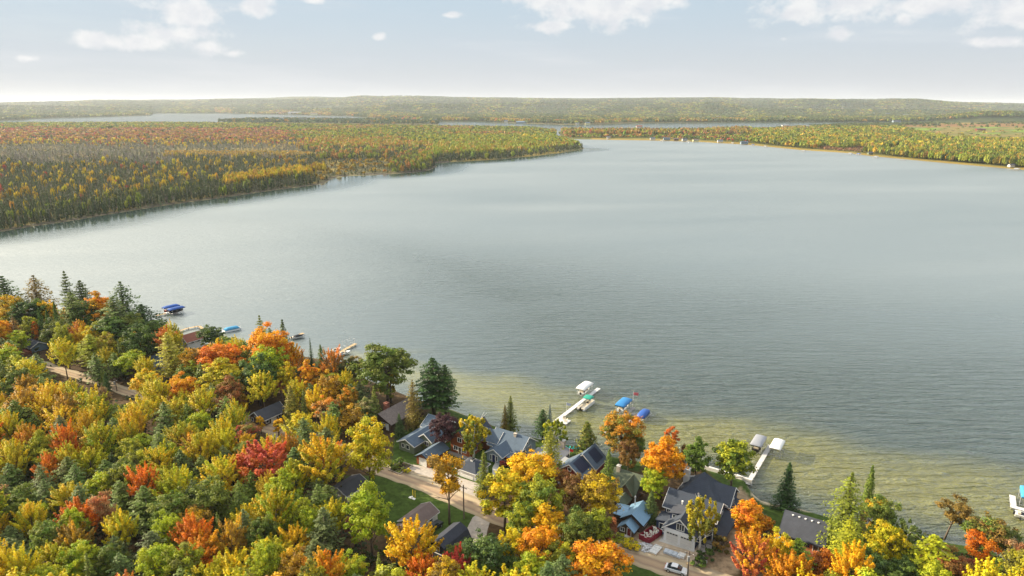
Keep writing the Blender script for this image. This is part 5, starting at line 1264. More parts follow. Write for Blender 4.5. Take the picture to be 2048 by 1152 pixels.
def canopy_mesh(w, L, zc, rise, m, skirt=.3, e=None, name='canopy', nseg=8):
    """arched fabric canopy with sloping ends"""
    prof = []
    for i in range(nseg+1):
        a = math.pi*i/nseg; prof.append((-w/2*math.cos(a)*(1.0 if 0 < i < nseg else 1), rise*math.sin(a)**.8))
    secs = [(0, .0, .92), (L*.10, .75, 1), (L*.22, 1, 1), (L*.5, 1.04, 1), (L*.78, 1, 1), (L*.90, .75, 1), (L, 0, .92)]
    V, F_ = [], []; n = nseg+3
    for (y, k, ws) in secs:
        V.append((-w/2*ws, y-L/2, zc-skirt))
        for (x, z) in prof: V.append((x*ws, y-L/2, zc+z*k))
        V.append((w/2*ws, y-L/2, zc-skirt))
    for i in range(len(secs)-1):
        for j in range(n-1): F_.append((i*n+j, i*n+j+1, (i+1)*n+j+1, (i+1)*n+j))
    F_.append(tuple(range(n))); F_.append(tuple(range((len(secs)-1)*n+n-1, (len(secs)-1)*n-1, -1)))
    mb = MB().add(V, F_); o = mb.build(name, m, e, True); o.data.materials[0] = m
    sm = o.modifiers.new('edge', 'SOLIDIFY'); sm.thickness = .03
    return o
def boat_hull(mb, w, L, h, z=0.0, y0=0, tip=.35):
    st = [(0, .92, 1), (.35, 1, 1), (.65, .95, 1.03), (.85, .65, 1.1), (1, .06, 1.2)]; V, F_ = [], []
    for (t, k, hz_) in st:
        y = y0+L*t; V += [(-w/2*k, y, z+h*hz_), (-w/2*k*.8, y, z+h*.3), (0, y, z+(0 if t < .8 else h*.3*(t-.8)*5)), (w/2*k*.8, y, z+h*.3), (w/2*k, y, z+h*hz_)]
    for i in range(4):
        for j in range(4): F_.append((i*5+j, i*5+j+1, (i+1)*5+j+1, (i+1)*5+j))
        F_.append((i*5+4, i*5, (i+1)*5, (i+1)*5+4))
    F_.append((4, 3, 2, 1, 0)); F_.append((20, 21, 22, 23, 24)); return mb.add(V, F_)
def runabout(label, loc, rot, L=5.5, w=2.2, hull=HULLW, seat=SAGEP, name='motor_boat', cover=None):
    e = thing(name, label, 'boat', loc, rot)
    boat_hull(MB(), w, L, .95, -.25, -L/2).build('hull', hull, e)
    if cover:
        V, F_ = [], []
        for (t, k, z) in [(0, .9, .78), (.3, .98, 1.15), (.5, .96, 1.35), (.72, .85, 1.0), (.98, .1, .95)]:
            y = -L/2+L*t; V += [(-w/2*k-.04, y, .68), (-w/2*k*.55, y, .7+(z-.7)*.8), (0, y, z), (w/2*k*.55, y, .7+(z-.7)*.8), (w/2*k+.04, y, .68)]
        for i in range(4):
            for j in range(4): F_.append((i*5+j, i*5+j+1, (i+1)*5+j+1, (i+1)*5+j))
            F_.append((i*5+4, i*5, (i+1)*5, (i+1)*5+4))
        F_ += [(4, 3, 2, 1, 0), (20, 21, 22, 23, 24)]
        MB().add(V, F_).build('boat_cover', cover, e, True)
    else:
        MB().box(-w*.36, w*.36, -L*.42, L*.18, .45, .73).build('cockpit', BLACK, e)
        MB().box(-w*.3, w*.3, -L*.42, -L*.32, .73, 1.05).box(-w*.3, -w*.06, -.2, .3, .73, 1.1).box(w*.06, w*.3, -.2, .3, .73, 1.1).build('seat', seat, e)
        MB().add([(-w*.38, L*.14, .72), (w*.38, L*.14, .72), (w*.3, L*.08, 1.15), (-w*.3, L*.08, 1.15)], [(0, 1, 2, 3), (3, 2, 1, 0)]).build('windscreen', GLASS, e)
    MB().box(-.2, .2, -L/2-.35, -L/2+.02, .1, .85).build('outboard_motor', BLACK, e)
    return e
def lift(label, s, t, w, L, can, zc=3.0, boat=None, rot=AX, xy=None, group=None, frame=True):
    X, Y = xy if xy else S(s, t)
    e = thing('boat_lift', label, 'boat lift', (X, Y, 0), rot, group)
    if can: canopy_mesh(w, L, zc, .62, can, e=e)
    for x in (-w/2+.1, w/2-.1):
        for y in (-L*.33, L*.33): MB().tube([(x, y, -2.3), (x, y, zc+.2)], .07, 6).build('leg', ALU, e)
    mb = MB()
    for y in (-L*.33, L*.33): mb.box(-w/2+.1, w/2-.1, y-.06, y+.06, .45, .6)
    for x in (-w/2+.1, w/2-.1): mb.box(x-.05, x+.05, -L*.42, L*.42, zc-.05, zc+.05)
    for y in (-L*.42, 0, L*.42): mb.box(-w/2+.1, w/2-.1, y-.04, y+.04, zc-.04, zc+.04)
    mb.build('frame', ALU, e)
    if boat: runabout(boat[0], (X, Y, .75), rot, L*.82, w*.72, boat[1], name='motor_boat')
    return e
# long white dock with its boats
dock('long white aluminium dock running out past the moored pontoon boat', -88.6, 156.5, 188.4, 1.25, mat('white_dock_planks', (.66,.65,.64), .7, .08, 1.5), extra=[(.7, 3.6, 3.2, 6.2)])
lift('boat lift with white canopy at the end of the long white dock', -91.0, 183.0, 3.1, 7.0, CAN_W, 2.9, ('white boat hanging under the white canopy at the long dock', HULLW))
def adirondack(label, s, t, z, rot, m, group):
    X, Y = S(s, t); e = thing('lounge_chair', label, 'chair', (X, Y, z), rot, group)
    MB().slab([(-.32, -.3, .38), (.32, -.3, .38), (.32, .3, .28), (-.32, .3, .28)], .05).build('seat', m, e)
    MB().slab([(-.32, .28, .28), (.32, .28, .28), (.26, .62, 1.0), (-.26, .62, 1.0)], .05).build('backrest', m, e)
    for x in (-.36, .36): MB().box(x-.08, x+.08, -.38, .35, .52, .56).build('armrest', m, e)
    for x in (-.33, .33):
        for y in (-.3, .28): MB().box(x-.03, x+.03, y-.04, y+.04, 0, .52 if y < 0 else .5).build('leg', m, e)
    return e
adirondack('tan chair on the dock platform, nearer the water end', -87.0, 162.0, .64, AX+.6, SAGEP, 'chairs on the dock platform'); adirondack('tan chair on the dock platform, nearer the shore', -86.0, 161.0, .64, AX-.8, SAGEP, 'chairs on the dock platform')
# pontoon boat
X, Y = S(-86.4, 175.0); e = thing('pontoon_boat', 'white pontoon boat with green bimini moored at the long dock', 'boat', (X, Y, 0), AX)
for x in (-.95, .95): MB().tube([(x, -3.7, .12), (x, 2.9, .12), (x, 3.5, .22), (x, 3.9, .4)], [.33, .33, .28, .08], 10).build('pontoon', ALU, e, True)
MB().box(-1.3, 1.3, -3.6, 3.6, .42, .55).build('deck', SAGEP, e)
mb = MB()
for x in (-1.28, 1.22): mb.box(x, x+.06, -3.2, 3.3, .55, 1.15)
mb.box(-1.28, 1.28, 3.25, 3.31, .55, 1.15).box(-1.28, -.4, -3.25, -3.19, .55, 1.15).box(.4, 1.28, -3.25, -3.19, .55, 1.15).build('fence_panel', HULLW, e)
for (x0, x1, y0, y1) in ((-1.2, -.55, 1.0, 3.2), (.55, 1.2, 1.0, 3.2), (-1.2, -.5, -3.1, -1.2), (.3, .9, -.6, .1)): MB().box(x0, x1, y0, y1, .55, .95).box(x0, x0+.15 if x0 < 0 else x1, y0, y0+.12, .95, 1.3).build('seat', SAGEP, e)
MB().box(-.1, .45, .25, .75, .55, 1.35).build('console', BLACK, e)
for x in (-1.2, 1.2):
    for y in (.4, 2.6): MB().tube([(x, y, .6), (x, y, 2.5)], .03, 5).build('bimini_pole', ALU, e)
canopy_mesh(2.7, 2.9, 2.5, .35, CAN_T, .12, e, 'bimini_top').location = (0, 1.5, 0)
MB().box(-.2, .2, -4.1, -3.6, .1, 1.1).build('outboard_motor', BLACK, e)
def flagpole(label, s, t, z, hgt, m, fw=1.5, fh=.9, ang=0.0, tilt=0.0, fm=None):
    X, Y = S(s, t); e = thing('flagpole', label, 'flagpole', (X, Y, z), 0)
    MB().tube([(0, 0, 0), (tilt, 0, hgt)], [.06, .035], 6).ball((tilt, 0, hgt+.06), .08).build('pole', WHITE, e)
    V, F_ = [], []
    for i in range(9):
        u = i/8; y = .16*math.sin(u*7)*u; V += [(tilt+.04+u*fw, y, hgt-.1-.12*u), (tilt+.04+u*fw, y*.7, hgt-.1-fh-.2*u)]
    for i in range(8): F_.append((2*i, 2*i+1, 2*i+3, 2*i+2))
    o = MB().add(V, F_).build('flag', m, e); md = o.modifiers.new('cloth', 'SOLIDIFY'); md.thickness = .02; o.rotation_euler = (0, 0, ang); return e
flagpole('flagpole with red flag between the two blue canopies', -73.9, 181.8, 0, 5.2, STRIPE)
flagpole('short white flagpole on the long white dock', -89.15, 167.3, .6, 2.8, mat('pale_blue_flag', (.45,.48,.62), .8, .15, 4), 1.3, .7)
flagpole('flagpole with red flag beside the stone chimney house', -73.3, 139.8, 1.5, 3.8, REDP, .9, .7)
lift('boat lift under blue canopy, left of the red flag', -75.4, 178.2, 3.1, 6.6, CAN_B, 2.9, ('white boat under the blue canopy left of the red flag', HULLW))
dock('grey wooden dock right of the blue canopy with red flag', -73.3, 160.5, 181.2, 1.25, DECKW)
dock('short grey dock leading to the covered royal blue boat', -70.3, 161.0, 177.8, 1.1, DECKW, extra=[(-2.0, -.4, 15.2, 16.4)])
e = lift('boat lift cradle holding the royal blue covered boat', -68.1, 176.8, 2.8, 6.2, None, 1.0); X, Y = S(-68.1, 176.8)
b_ = thing('covered_boat', 'boat wrapped in a royal blue cover on its lift', 'boat', (X, Y, .75), AX); boat_hull(MB(), 2.4, 6.3, .9, -.2, -3.15).build('hull', HULLW, b_)
V, F_ = [], []
for (t, k, z) in [(0, .92, 1.0), (.12, 1, 1.75), (.4, 1.02, 1.95), (.7, .95, 1.8), (.9, .6, 1.2), (1, .15, .85)]:
    y = -3.2+6.4*t; V += [(-1.25*k, y, .62), (-1.1*k, y, .7+(z-.7)*.75), (-.5*k, y, z), (.5*k, y, z), (1.1*k, y, .7+(z-.7)*.75), (1.25*k, y, .62)]
for i in range(5):
    for j in range(5): F_.append((i*6+j, i*6+j+1, (i+1)*6+j+1, (i+1)*6+j))
    F_.append((i*6+5, i*6, (i+1)*6, (i+1)*6+5))
F_ += [(5, 4, 3, 2, 1, 0), (30, 31, 32, 33, 34, 35)]; MB().add(V, F_).build('boat_cover', CAN_D, b_, True)
# right dock with two lifts
dock('straight pale dock leading to the grey and white canopies', -32.6, 155.5, 178.9, 1.15, mat('pale_dock_planks', (.56,.54,.52), .8, .1, 1.5))
lift('boat lift with grey canopy left of the straight pale dock', -35.0, 175.3, 3.0, 6.8, CAN_G, 2.9, ('dark boat stored under the grey canopy', BLACK)); lift('boat lift with white canopy right of the straight pale dock', -30.3, 176.0, 2.9, 6.2, CAN_W, 2.9)
# far right edge
dock('white L-shaped dock at the right edge of the water', 21.3, 179.5, 184.6, 1.2, mat('white_dock_planks', (.66,.65,.64), .7, .08, 1.5), extra=[(-.6, 9, -1.3, 0)])
lift('boat lift with light blue canopy at the right edge', 24.0, 183.0, 3.2, 6.0, CAN_L, 3.0); X, Y = S(24.2, 175.6); runabout('white and blue speedboat below the L-shaped dock', (X, Y, .4), AX-math.pi/2, 5.6, 2.2)
e = thing('boat_lift', 'low black lift frame under the white and blue speedboat', 'boat lift', (X, Y, 0), AX-math.pi/2)
for x in (-1.3, 1.3):
    for y in (-1.8, 1.8): MB().tube([(x, y, -2.2), (x, y, 1.0)], .06, 6).build('leg', BLACK, e)
MB().box(-1.3, 1.3, -1.87, -1.73, -.05, .08).box(-1.3, 1.3, 1.73, 1.87, -.05, .08).build('frame', BLACK, e)
# left shore
tw = R(-38)
lift('rear one of the twin blue canopies on the left shore', -287.2, 162.2, 2.6, 7.2, CAN_D, 2.7, ('red boat under the rear blue canopy', HULLR), rot=tw, group='twin blue canopies'); lift('front one of the twin blue canopies on the left shore', -283.4, 162.4, 2.6, 7.2, CAN_D, 2.4, ('dark boat under the front blue canopy', BLACK), rot=tw, group='twin blue canopies')
dock('low white dock beside the twin blue canopies', -286, 154.5, 158.6, 1.4, WOODY, rot=tw)
X, Y = S(-241.8, 160.8); e = thing('covered_pontoon_boat', 'pontoon boat under light blue cover off the left shore', 'boat', (X, Y, 0), R(-48))
for x in (-.95, .95): MB().tube([(x, -3.4, .15), (x, 2.9, .15), (x, 3.6, .4)], [.32, .32, .08], 8).build('pontoon', ALU, e)
MB().box(-1.3, 1.3, -3.4, 3.4, .42, .75).build('deck', HULLW, e); canopy_mesh(2.5, 6.0, 1.0, .75, CAN_L, .3, e, 'boat_cover')
MB().tube([(1.1, 3.2, .7), (1.1, 3.6, 2.0), (.6, 3.5, 2.7), (-.2, 3.3, 2.8)], .05, 5).build('water_slide_rail', STEEL, e)
def poly_dock(label, pts_, w, m=WOODY):
    e = thing('dock', label, 'dock', (pts_[0][0], pts_[0][1], 0)); o = pts_[0]
    for (a, b) in zip(pts_[:-1], pts_[1:]):
        d = np.array(b)-np.array(a); L = np.linalg.norm(d); an = math.atan2(-d[0], d[1])
        q = planks(MB(), -w/2, w/2, 0, L, .62).build('decking', m, e); q.location = (a[0]-o[0], a[1]-o[1], .004 if a is not pts_[0] else 0); q.rotation_euler = (0, 0, an)
        for k in range(int(L/2.6)+1):
            for x in (-w/2+.05, w/2-.05):
                c, s_ = math.cos(an), math.sin(an); yy = .3+k*2.6
                if yy > L: continue
                px_, py_ = a[0]-o[0]+c*x-s_*yy, a[1]-o[1]+s_*x+c*yy; MB().tube([(px_, py_, -2.2), (px_, py_, .9)], .06, 5).build('post', POLEW, e)
    return e
poly_dock('crooked weathered dock left of the covered blue pontoon boat', [G(340,668,.6), G(375,656.5,.6), G(398,652,.6), G(405,657,.6)], 1.3)
poly_dock('pale wooden dock with empty lift frame off the centre-left shore', [G(664,712,.6), G(712,687,.6)], 1.4)
poly_dock('small wooden dock behind the orange shore maple', [G(580,676,.6), G(607,666,.6)], 1.4)
lift('empty lift frame without canopy beside the pale wooden dock', -188.0, 174.0, 2.6, 6.0, None, 2.3)
X, Y = G(672,701,.5); runabout('small white boat moored left of the pale wooden dock', (X, Y, .3), AX, 4.6, 2.0); X, Y = G(689,707,.5); runabout('white motor boat on the right side of the pale wooden dock', (X, Y, .3), AX-.2, 5.0, 2.0)
X, Y = G(597,674,.5); runabout('dark covered boat beside the small wooden dock', (X, Y, .3), AX-.4, 5.2, 2.1, cover=BLACK)

# ------------------------------------------------------------------ things on land
cw = [(-79.6, 147.6, .4), (-78.9, 146.2, 1.2), (-77.6, 145.4, 2.4), (-76.6, 145.2, 3.0), (-75.3, 145.7, 3.8), (-74.5, 146.7, 4.6)]
wds = ['leftmost turquoise lounge chair in the ring on the lawn', 'second turquoise lounge chair from the left in the ring', 'third turquoise lounge chair from the left in the ring', 'fourth turquoise lounge chair from the left in the ring', 'fifth turquoise lounge chair from the left in the ring', 'rightmost turquoise lounge chair in the ring on the lawn']
for (s_, t_, a_), lb in zip(cw, wds): adirondack(lb, s_, t_, 1.5, AX+a_+2.6, TURQ, 'turquoise chairs ringed on the lawn')
for (s_, t_, L, lb, m_, w_) in ((-96.6, 130.8, 4.0, 'overturned white rowing boat on the lawn beside the log house', HULLW, 1.5), (-97.0, 134.8, 2.6, 'smaller white dinghy on the lawn behind the rowing boat', HULLW, 1.2)):
    X, Y = S(s_, t_); e = thing('rowing_boat', lb, 'boat', (X, Y, 2.15), AX-.1); h_ = boat_hull(MB(), w_, L, .6, 0, -L/2).build('hull', m_, e); h_.rotation_euler = (0, math.pi, 0)
    MB().box(-w_*.35, w_*.35, -L*.2, -L*.15, -.62, -.5).build('bench', WOODY, e)
# skip
X, Y = S(-43.9, 121.4); e = thing('dumpster', 'maroon open dumpster heaped with pale construction waste', 'dumpster', (X, Y, 1.5), AX-.25)
w_, L, hh_ = 1.25, 2.4, 1.2
mb = MB()
for (x0, x1, y0, y1) in ((-w_, w_, -L, -L+.08), (-w_, w_, L-.08, L), (-w_, -w_+.08, -L+.08, L-.08), (w_-.08, w_, -L+.08, L-.08)): mb.box(x0, x1, y0, y1, .12, hh_)
mb.box(-w_+.08, w_-.08, -L+.08, L-.08, .12, .2)
for y in np.linspace(-L+.4, L-.4, 6): mb.box(-w_-.07, -w_, y-.05, y+.05, .12, hh_).box(w_, w_+.07, y-.05, y+.05, .12, hh_)
mb.box(-w_-.08, w_+.08, -L-.07, -L, hh_-.1, hh_+.02).build('bin', MAROON, e)
mb = MB(); r_ = random.Random(4)
for k in range(46):
    x, y, a = r_.uniform(-.95, .95), r_.uniform(-2.1, 2.1), r_.uniform(0, 3); l_ = r_.uniform(.25, .8); z = hh_-.15+.35*(1-abs(x))*r_.random()
    mb.tube([(x-math.cos(a)*l_/2, y-math.sin(a)*l_/2, z), (x+math.cos(a)*l_/2, y+math.sin(a)*l_/2, z+r_.uniform(-.1, .3))], r_.uniform(.05, .16), 4)
tag(mb.build('construction_waste', DEBRIS), 'heap of pale construction waste piled in the maroon dumpster', 'rubble', kind='stuff').matrix_world = e.matrix_world.copy()
o_ = bpy.data.objects['construction_waste']; o_.location = (X, Y, 1.5); o_.rotation_euler = (0, 0, AX-.25)
X, Y = S(-42.6, 124.3); e = thing('plastic_tarp', 'blue and white crumpled tarp sheet behind the dumpster', 'tarp', (X, Y, 1.5), .3)
V = [(x*.45-1.1, y*.45-.9, .15+.35*float(fbm(np.array([x*.9]), np.array([y*.9]), 3, 3)[0])) for y in range(5) for x in range(6)]; mb = MB().add(V, [(y*6+x, y*6+x+1, y*6+x+7, y*6+x+6) for y in range(4) for x in range(5)])
mb.build('sheet', mat('dull_blue_tarp', (.10,.22,.42), .5, .3, 1), e).modifiers.new('s', 'SOLIDIFY').thickness = .05; MB().box(-.2, .15, -.9, 1.1, .6, .72).build('board', WHITE, e)
def pallet(label, s_, t_, w_, L, hh_, m_, rot, name='material_pallet'):
    X, Y = S(s_, t_); e = thing(name, label, 'pallet', (X, Y, 1.5), rot)
    p = MB()
    for x in np.linspace(-w_/2, w_/2-.1, 5): p.box(x, x+.1, -L/2, L/2, .1, .13)
    for y in (-L/2, -.05, L/2-.1): p.box(-w_/2, w_/2, y, y+.1, 0, .098)
    p.build('pallet_base', WOODY, e); mb = MB(); n = max(2, int(L/.9))
    for k in range(n):
        y0 = -L/2+L*k/n; z = hh_*random.uniform(.7, 1); mb.box(-w_/2+.05, w_/2-.05, y0+.03, y0+L/n-.03, .14, .14+z)
    mb.build('load', m_, e); return e
PW = mat('plastic_wrapped_load', (.45,.50,.56), .35, .3, 2.5); PW2 = mat('pale_stone_load', (.62,.62,.60), .7, .25, 3)
pallet('narrow pallet of white wrapped boards by the street edge', -41.3, 117.7, 1.7, 3.0, .35, PW2, AX-.1); pallet('long pallet of grey wrapped stone slabs before the garage', -37.9, 118.3, 1.4, 3.6, .5, PW, AX-math.pi/2)
pallet('short grey pallet joined to the right of the long stone pallet', -36.0-.1, 118.6, 1.4, 1.3, .6, PW2, AX); pallet('square plywood stack beside the utility pole', -34.0, 117.6, 1.3, 1.5, .15, WOODY, AX+.2)
def rockpile(label, s_, t_, r0, m_, n=40, hgt=.5):
    X, Y = S(s_, t_); mb = MB(); q = random.Random(int(s_*7))
    for k in range(n):
        a = q.uniform(0, 6.28); d = r0*q.random()**.5; rr = q.uniform(.12, .3); mb.ball((d*math.cos(a), d*math.sin(a), hgt*(1-d/r0)+rr*.4), rr, 6, 4, .7)
    o = mb.build('rubble_pile', m_); o.location = (X, Y, 1.5); return tag(o, label, 'rubble pile')
rockpile('flat heap of pale grey rubble between dumpster and street', -43.4, 117.6, 1.7, mat('pale_grey_rubble', (.50,.50,.51), .9, .3, 3), 90, .35); rockpile('small heap of white boulders right of the utility pole', -31.9, 119.4, .8, WSTONE, 16, .4)
rockpile('grey boulders at the right corner of the navy house', -29.8, 137.2, 1.1, STONE, 18, .3)
# turquoise shelter by the cabin
X, Y = S(-20.2, 130.4); e = thing('canopy_shelter', 'turquoise tarp canopy shelter in front of the log cabin', 'canopy', (X, Y, 1.5), AX)
MB().add([(-1.6, -2.2, 1.9), (0, -2.2, 2.7), (1.6, -2.2, 1.9), (-1.6, 2.2, 1.9), (0, 2.2, 2.7), (1.6, 2.2, 1.9)], [(0, 1, 4, 3), (1, 2, 5, 4)]).build('roof_sheet', mat('turquoise_tarp', (.10,.42,.48), .5, .15, 1), e).modifiers.new('s', 'SOLIDIFY').thickness = .03
for x in (-1.55, 1.55):
    for y in (-2.1, 2.1): MB().tube([(x, y, 0), (x, y, 1.92)], .04, 5).build('pole', ALU, e)
# garden bed frame, kerb
X, Y = S(-107.3, 113.9); e = thing('garden_bed', 'stone-edged flower bed beside the gravel drive', 'garden bed', (X, Y, 1.5), AX)
MB().box(-1.7, 1.7, -2.3, 2.3, 0, .22).build('soil', mat('dark_soil', (.07,.05,.03), .95, .3, 2), e)
mb = MB()
for (x0, x1, y0, y1) in ((-1.9, 1.9, -2.5, -2.32), (-1.9, 1.9, 2.32, 2.5), (-1.9, -1.72, -2.32, 2.32), (1.72, 1.9, -2.32, 2.32)): mb.box(x0, x1, y0, y1, 0, .34)
mb.build('edging', STONE, e)
q = random.Random(9); mb = MB()
for k in range(36): mb.ball((q.uniform(-1.5, 1.5), q.uniform(-2.1, 2.1), .35), q.uniform(.12, .3), 6, 4, .8)
mb.build('flowers', mat('garden_plants', (.20,.22,.05), .8, .6, 2.5), e)
X, Y = S(-96.0, 105.6); e = thing('wellhead', 'white wellhead with two yellow marker posts on the lawn', 'wellhead', (X, Y, 1.5), AX)
for x in (-.35, .35): MB().tube([(x, .3, 0), (x, .3, 1.7)], .07, 6).build('marker_post', mat('yellow_paint', (.75,.55,.05), .5, .05, 1), e)
MB().tube([(0, -.4, 0), (0, -.4, .5)], .22, 10).box(-.9, .9, -.7, -.1, 0, .08).build('well_cap', WHITE, e)
X, Y = S(-91.5, 146.5)
# vehicles
def car(label, X, Y, rot, body, name='parked_car', cat='car', L=4.5, w=1.8, pick_=False, z=1.52):
    e = thing(name, label, cat, (X, Y, z), rot); s_ = L/4.5
    if not pick_: low = [(-2.2,.35),(-2.25,.62),(-2.15,.84),(-1.55,.92),(1.0,.90),(1.9,.80),(2.2,.62),(2.25,.35)]; top = [(-1.75,.90),(-1.1,1.38),(-.3,1.44),(.35,1.40),(1.15,.90)]
    else: low = [(-2.25,.45),(-2.25,1.0),(1.0,1.02),(1.95,.95),(2.22,.85),(2.25,.45)]; top = [(-.85,1.0),(-.7,1.55),(.3,1.58),(1.05,1.0)]
    def shell(prof, hw, hw2):
        V = []; n = len(prof)
        for sg in (-1, 1):
            for (x, z_) in prof: k = hw if z_ < .7 else hw-(hw-hw2)*min(1, (z_-.7)/.75); V.append((x*s_, sg*k, z_*s_))
        return V, [tuple(range(n)), tuple(range(2*n-1, n-1, -1))]+[(i, i+n, (i+1) % n+n, (i+1) % n) for i in range(n)]
    V, F_ = shell(low, w/2, w/2-.08); b = MB().add(V, F_).build('body', body, e); bv = b.modifiers.new('b', 'BEVEL'); bv.width = .07; bv.segments = 2
    V, F_ = shell(top, w/2-.10, w/2-.3); c = MB().add(V, F_).build('cabin_glass', GLASS, e)
    tp = [(x*.86+.02, z_+.015) for x, z_ in top[1:-1]]; V, F_ = [], []
    for sg in (-1, 1): V += [(x*s_, sg*(w/2-.27), z_*s_+.01) for x, z_ in tp]
    n = len(tp)
    for i in range(n-1): F_.append((i, i+1, n+i+1, n+i))
    rf = MB().add(V, F_).build('roof', body, e); rf.modifiers.new('s', 'SOLIDIFY').thickness = .05
    for x in (-1.4*s_, 1.4*s_):
        for y in (-w/2+.02, w/2-.02):
            t = MB().tube([(x, y-.1, .33), (x, y+.1, .33)], .33, 14).build('wheel', RUBBER, e); MB().tube([(x, y-.115, .33), (x, y+.115, .33)], .19, 10).build('rim', ALU, t)
    for y in (-w/2+.3, w/2-.3): MB().ball((2.17*s_, y, .66), .14, 8, 5, .6).build('headlight', LAMPG, e); MB().box(-2.27*s_, -2.2*s_, y-.15, y+.15, .66, .8).build('tail_light', REDP, e)
    for y in (-w/2-.08, w/2-.02): MB().box(.75*s_, .92*s_, y, y+.1, .9, 1.02).build('mirror', body, e)
    if pick_: MB().box(-2.15, -.95, -w/2+.15, w/2-.15, .95, 1.04).build('truck_bed', BLACK, e)
    return e
X, Y = G(1352,1143,1.52); car('silver-white sedan parked on the dirt street at the bottom edge', X, Y, math.atan2(-14.4, 28.4)+.02, CARP, L=4.4)
X, Y = G(868,1058,1.52); car('black pickup truck parked against the white shed', X, Y, R(57), BLACK, 'pickup_truck', 'truck', pick_=True)
X, Y = G(858,1062,1.52)
X, Y = S(-67.1, 124.0); car('dark blue car nose-in below the red house', X, Y, R(57), mat('deep_blue_car_paint', (.02,.05,.12), .25, .05, 1), L=4.2)
# utility poles
def upole(label, x, ybase, ytop, arm=True, can=False):
    X, Y = G(x, ybase); lo, hi = 0, 25
    for _ in range(30):
        m_ = (lo+hi)/2
        if P(X, Y, 1.5+m_)[1] > ytop: lo = m_
        else: hi = m_
    e = thing('utility_pole', label, 'utility pole', (X, Y, 1.5), AX)
    MB().tube([(0, 0, 0), (0, 0, lo)], [.17, .12], 8).build('pole', POLEW, e)
    if arm: MB().box(-.9, .9, -.06, .06, lo-.7, lo-.58).build('crossarm', POLEW, e)
    for x_ in (-.8, .8): MB().tube([(x_, 0, lo-.58), (x_, 0, lo-.4)], .05, 6).build('insulator', WHITE, e)
    if can: MB().tube([(.05, -.4, lo-1.9), (.05, -.4, lo-.9)], .26, 12).build('transformer', STEEL, e)
    return (X, Y, 1.5+lo)
PA = upole('bare utility pole standing in the street verge by the open golden maple', 928, 1037, 970); PB = upole('utility pole with white transformer can before the navy garage', 1374, 1166, 1102, can=True); PC = upole('utility pole with transformer among the left forest beside the road', 234, 782, 757, can=True)
def wire(label, a, b, sag=1.0, r_=.03):
    pts_ = [(a[0]+(b[0]-a[0])*t, a[1]+(b[1]-a[1])*t, a[2]+(b[2]-a[2])*t-sag*4*t*(1-t)) for t in np.linspace(0, 1, 14)]
    o = MB().tube(pts_, r_, 4, False).build('power_cable', WIRE); tag(o, label, 'cable')
mid = G(600,905,1.5)
wire('thin power cable sagging along the street toward the navy house', (PA[0], PA[1], PA[2]-.4), (PB[0], PB[1], PB[2]-.4)); wire('thin power cable running through the forest to the left pole', (PA[0], PA[1], PA[2]-.5), (PC[0], PC[1], PC[2]-.5), 2.0)
# seawall, small hedge strip
sw = MB()
pp = [G(x, y, .6) for x, y in [(1405,938),(1425,944),(1445,950),(1470,957),(1490,964),(1503,968)]]
for a, b in zip(pp[:-1], pp[1:]): sw.slab([(a[0], a[1], 1.6), (a[0]+.35, a[1]+.5, 1.6), (b[0]+.35, b[1]+.5, 1.6), (b[0], b[1], 1.6)][::-1], 2.6)
tag(sw.build('seawall', WSTONE), 'low white stone seawall behind the navy house', 'seawall')
hd = broad(777, style='round', leaf=.2, n=900, h=1.5, cr=.9, base=.02, nclump=16)
X0, Y0 = S(-26.0, 128.0); X1, Y1 = S(-26.4, 139.0)
e = thing('clipped_hedge', 'long dark clipped hedge between beach lawn and log cabin', 'hedge', (X0, Y0, 1.4), AX); V = []
c = rng.uniform(0, 1, (3600, 3))*np.array([1.1, 12.5, 1.5])-np.array([.55, 0, 0]); q = diamonds(c, unit(rng.normal(size=(3600, 3))+np.array([0, 0, .5])), rng.uniform(.12, .22, 3600))
o = link('foliage', leafmesh('foliage', q, np.stack([rng.uniform(.7, 1.3, 3600), rng.random(3600)*.5], 1)), e); o.color = (.05, .09, .025, 1); o['second_tone'] = [.09, .12, .03]

# ------------------------------------------------------------------ far shore: houses, docks, masts
def far_house(label, x, y, w, L, hgt, wall, roof, z=1.2, rot=0.0, name='lakeside_house'):
    X, Y = G(x, y, z); e = thing(name, label, 'house', (X, Y, z), rot)
    MB().prism([(-L/2, 0), (L/2, 0), (L/2, hgt), (0, hgt*1.45), (-L/2, hgt)], 'x', -w/2, w/2).build('wall', wall, e)
    k = hgt*.45/(L/2); mb = MB()
    for sg in (-1, 1): mb.prism([(sg*(L/2+.5), hgt-.5*k+.1), (0, hgt*1.45+.1), (0, hgt*1.45+.4), (sg*(L/2+.5), hgt-.5*k+.4)], 'x', -w/2-.5, w/2+.5)
    mb.build('roof', roof, e); return e
FARW = mat('far_white_paint', (.50,.49,.47), .7, .1, 1)
FH = [(1305,279.5,12,8,4,FARW,R_SLATE,'white cottage, leftmost on the far right shore'),(1333,280.5,16,9,4.5,GREYB,R_SLATE,'grey long house on the far right shore'),(1352,281,11,8,4,CABIN,R_BROWN,'brown cottage right of the grey long house'),(1369,282,12,9,5,FARW,R_CHAR,'white gabled house right of the brown cottage'),
 (1391,283,13,8,4,CREAM,R_BROWN,'cream cottage beside the white gabled house'),(1440,284.5,12,8,4,FARW,R_SLATE,'small white cottage left of the green shore lawn'),(1488,288.5,16,9,4.5,GREYB,R_SLATE,'grey cottage on the green shore lawn'),(1740,309,8,6,3,SAGE,R_CHAR,'sage cottage in the shore gap at the right'),(2022,334,7,6,3,FARW,R_CHAR,'white cottage under trees at the far right edge'),
 (1217,276.5,9,7,3.5,FARW,R_SLATE,'tiny white cottage by the channel mouth')]
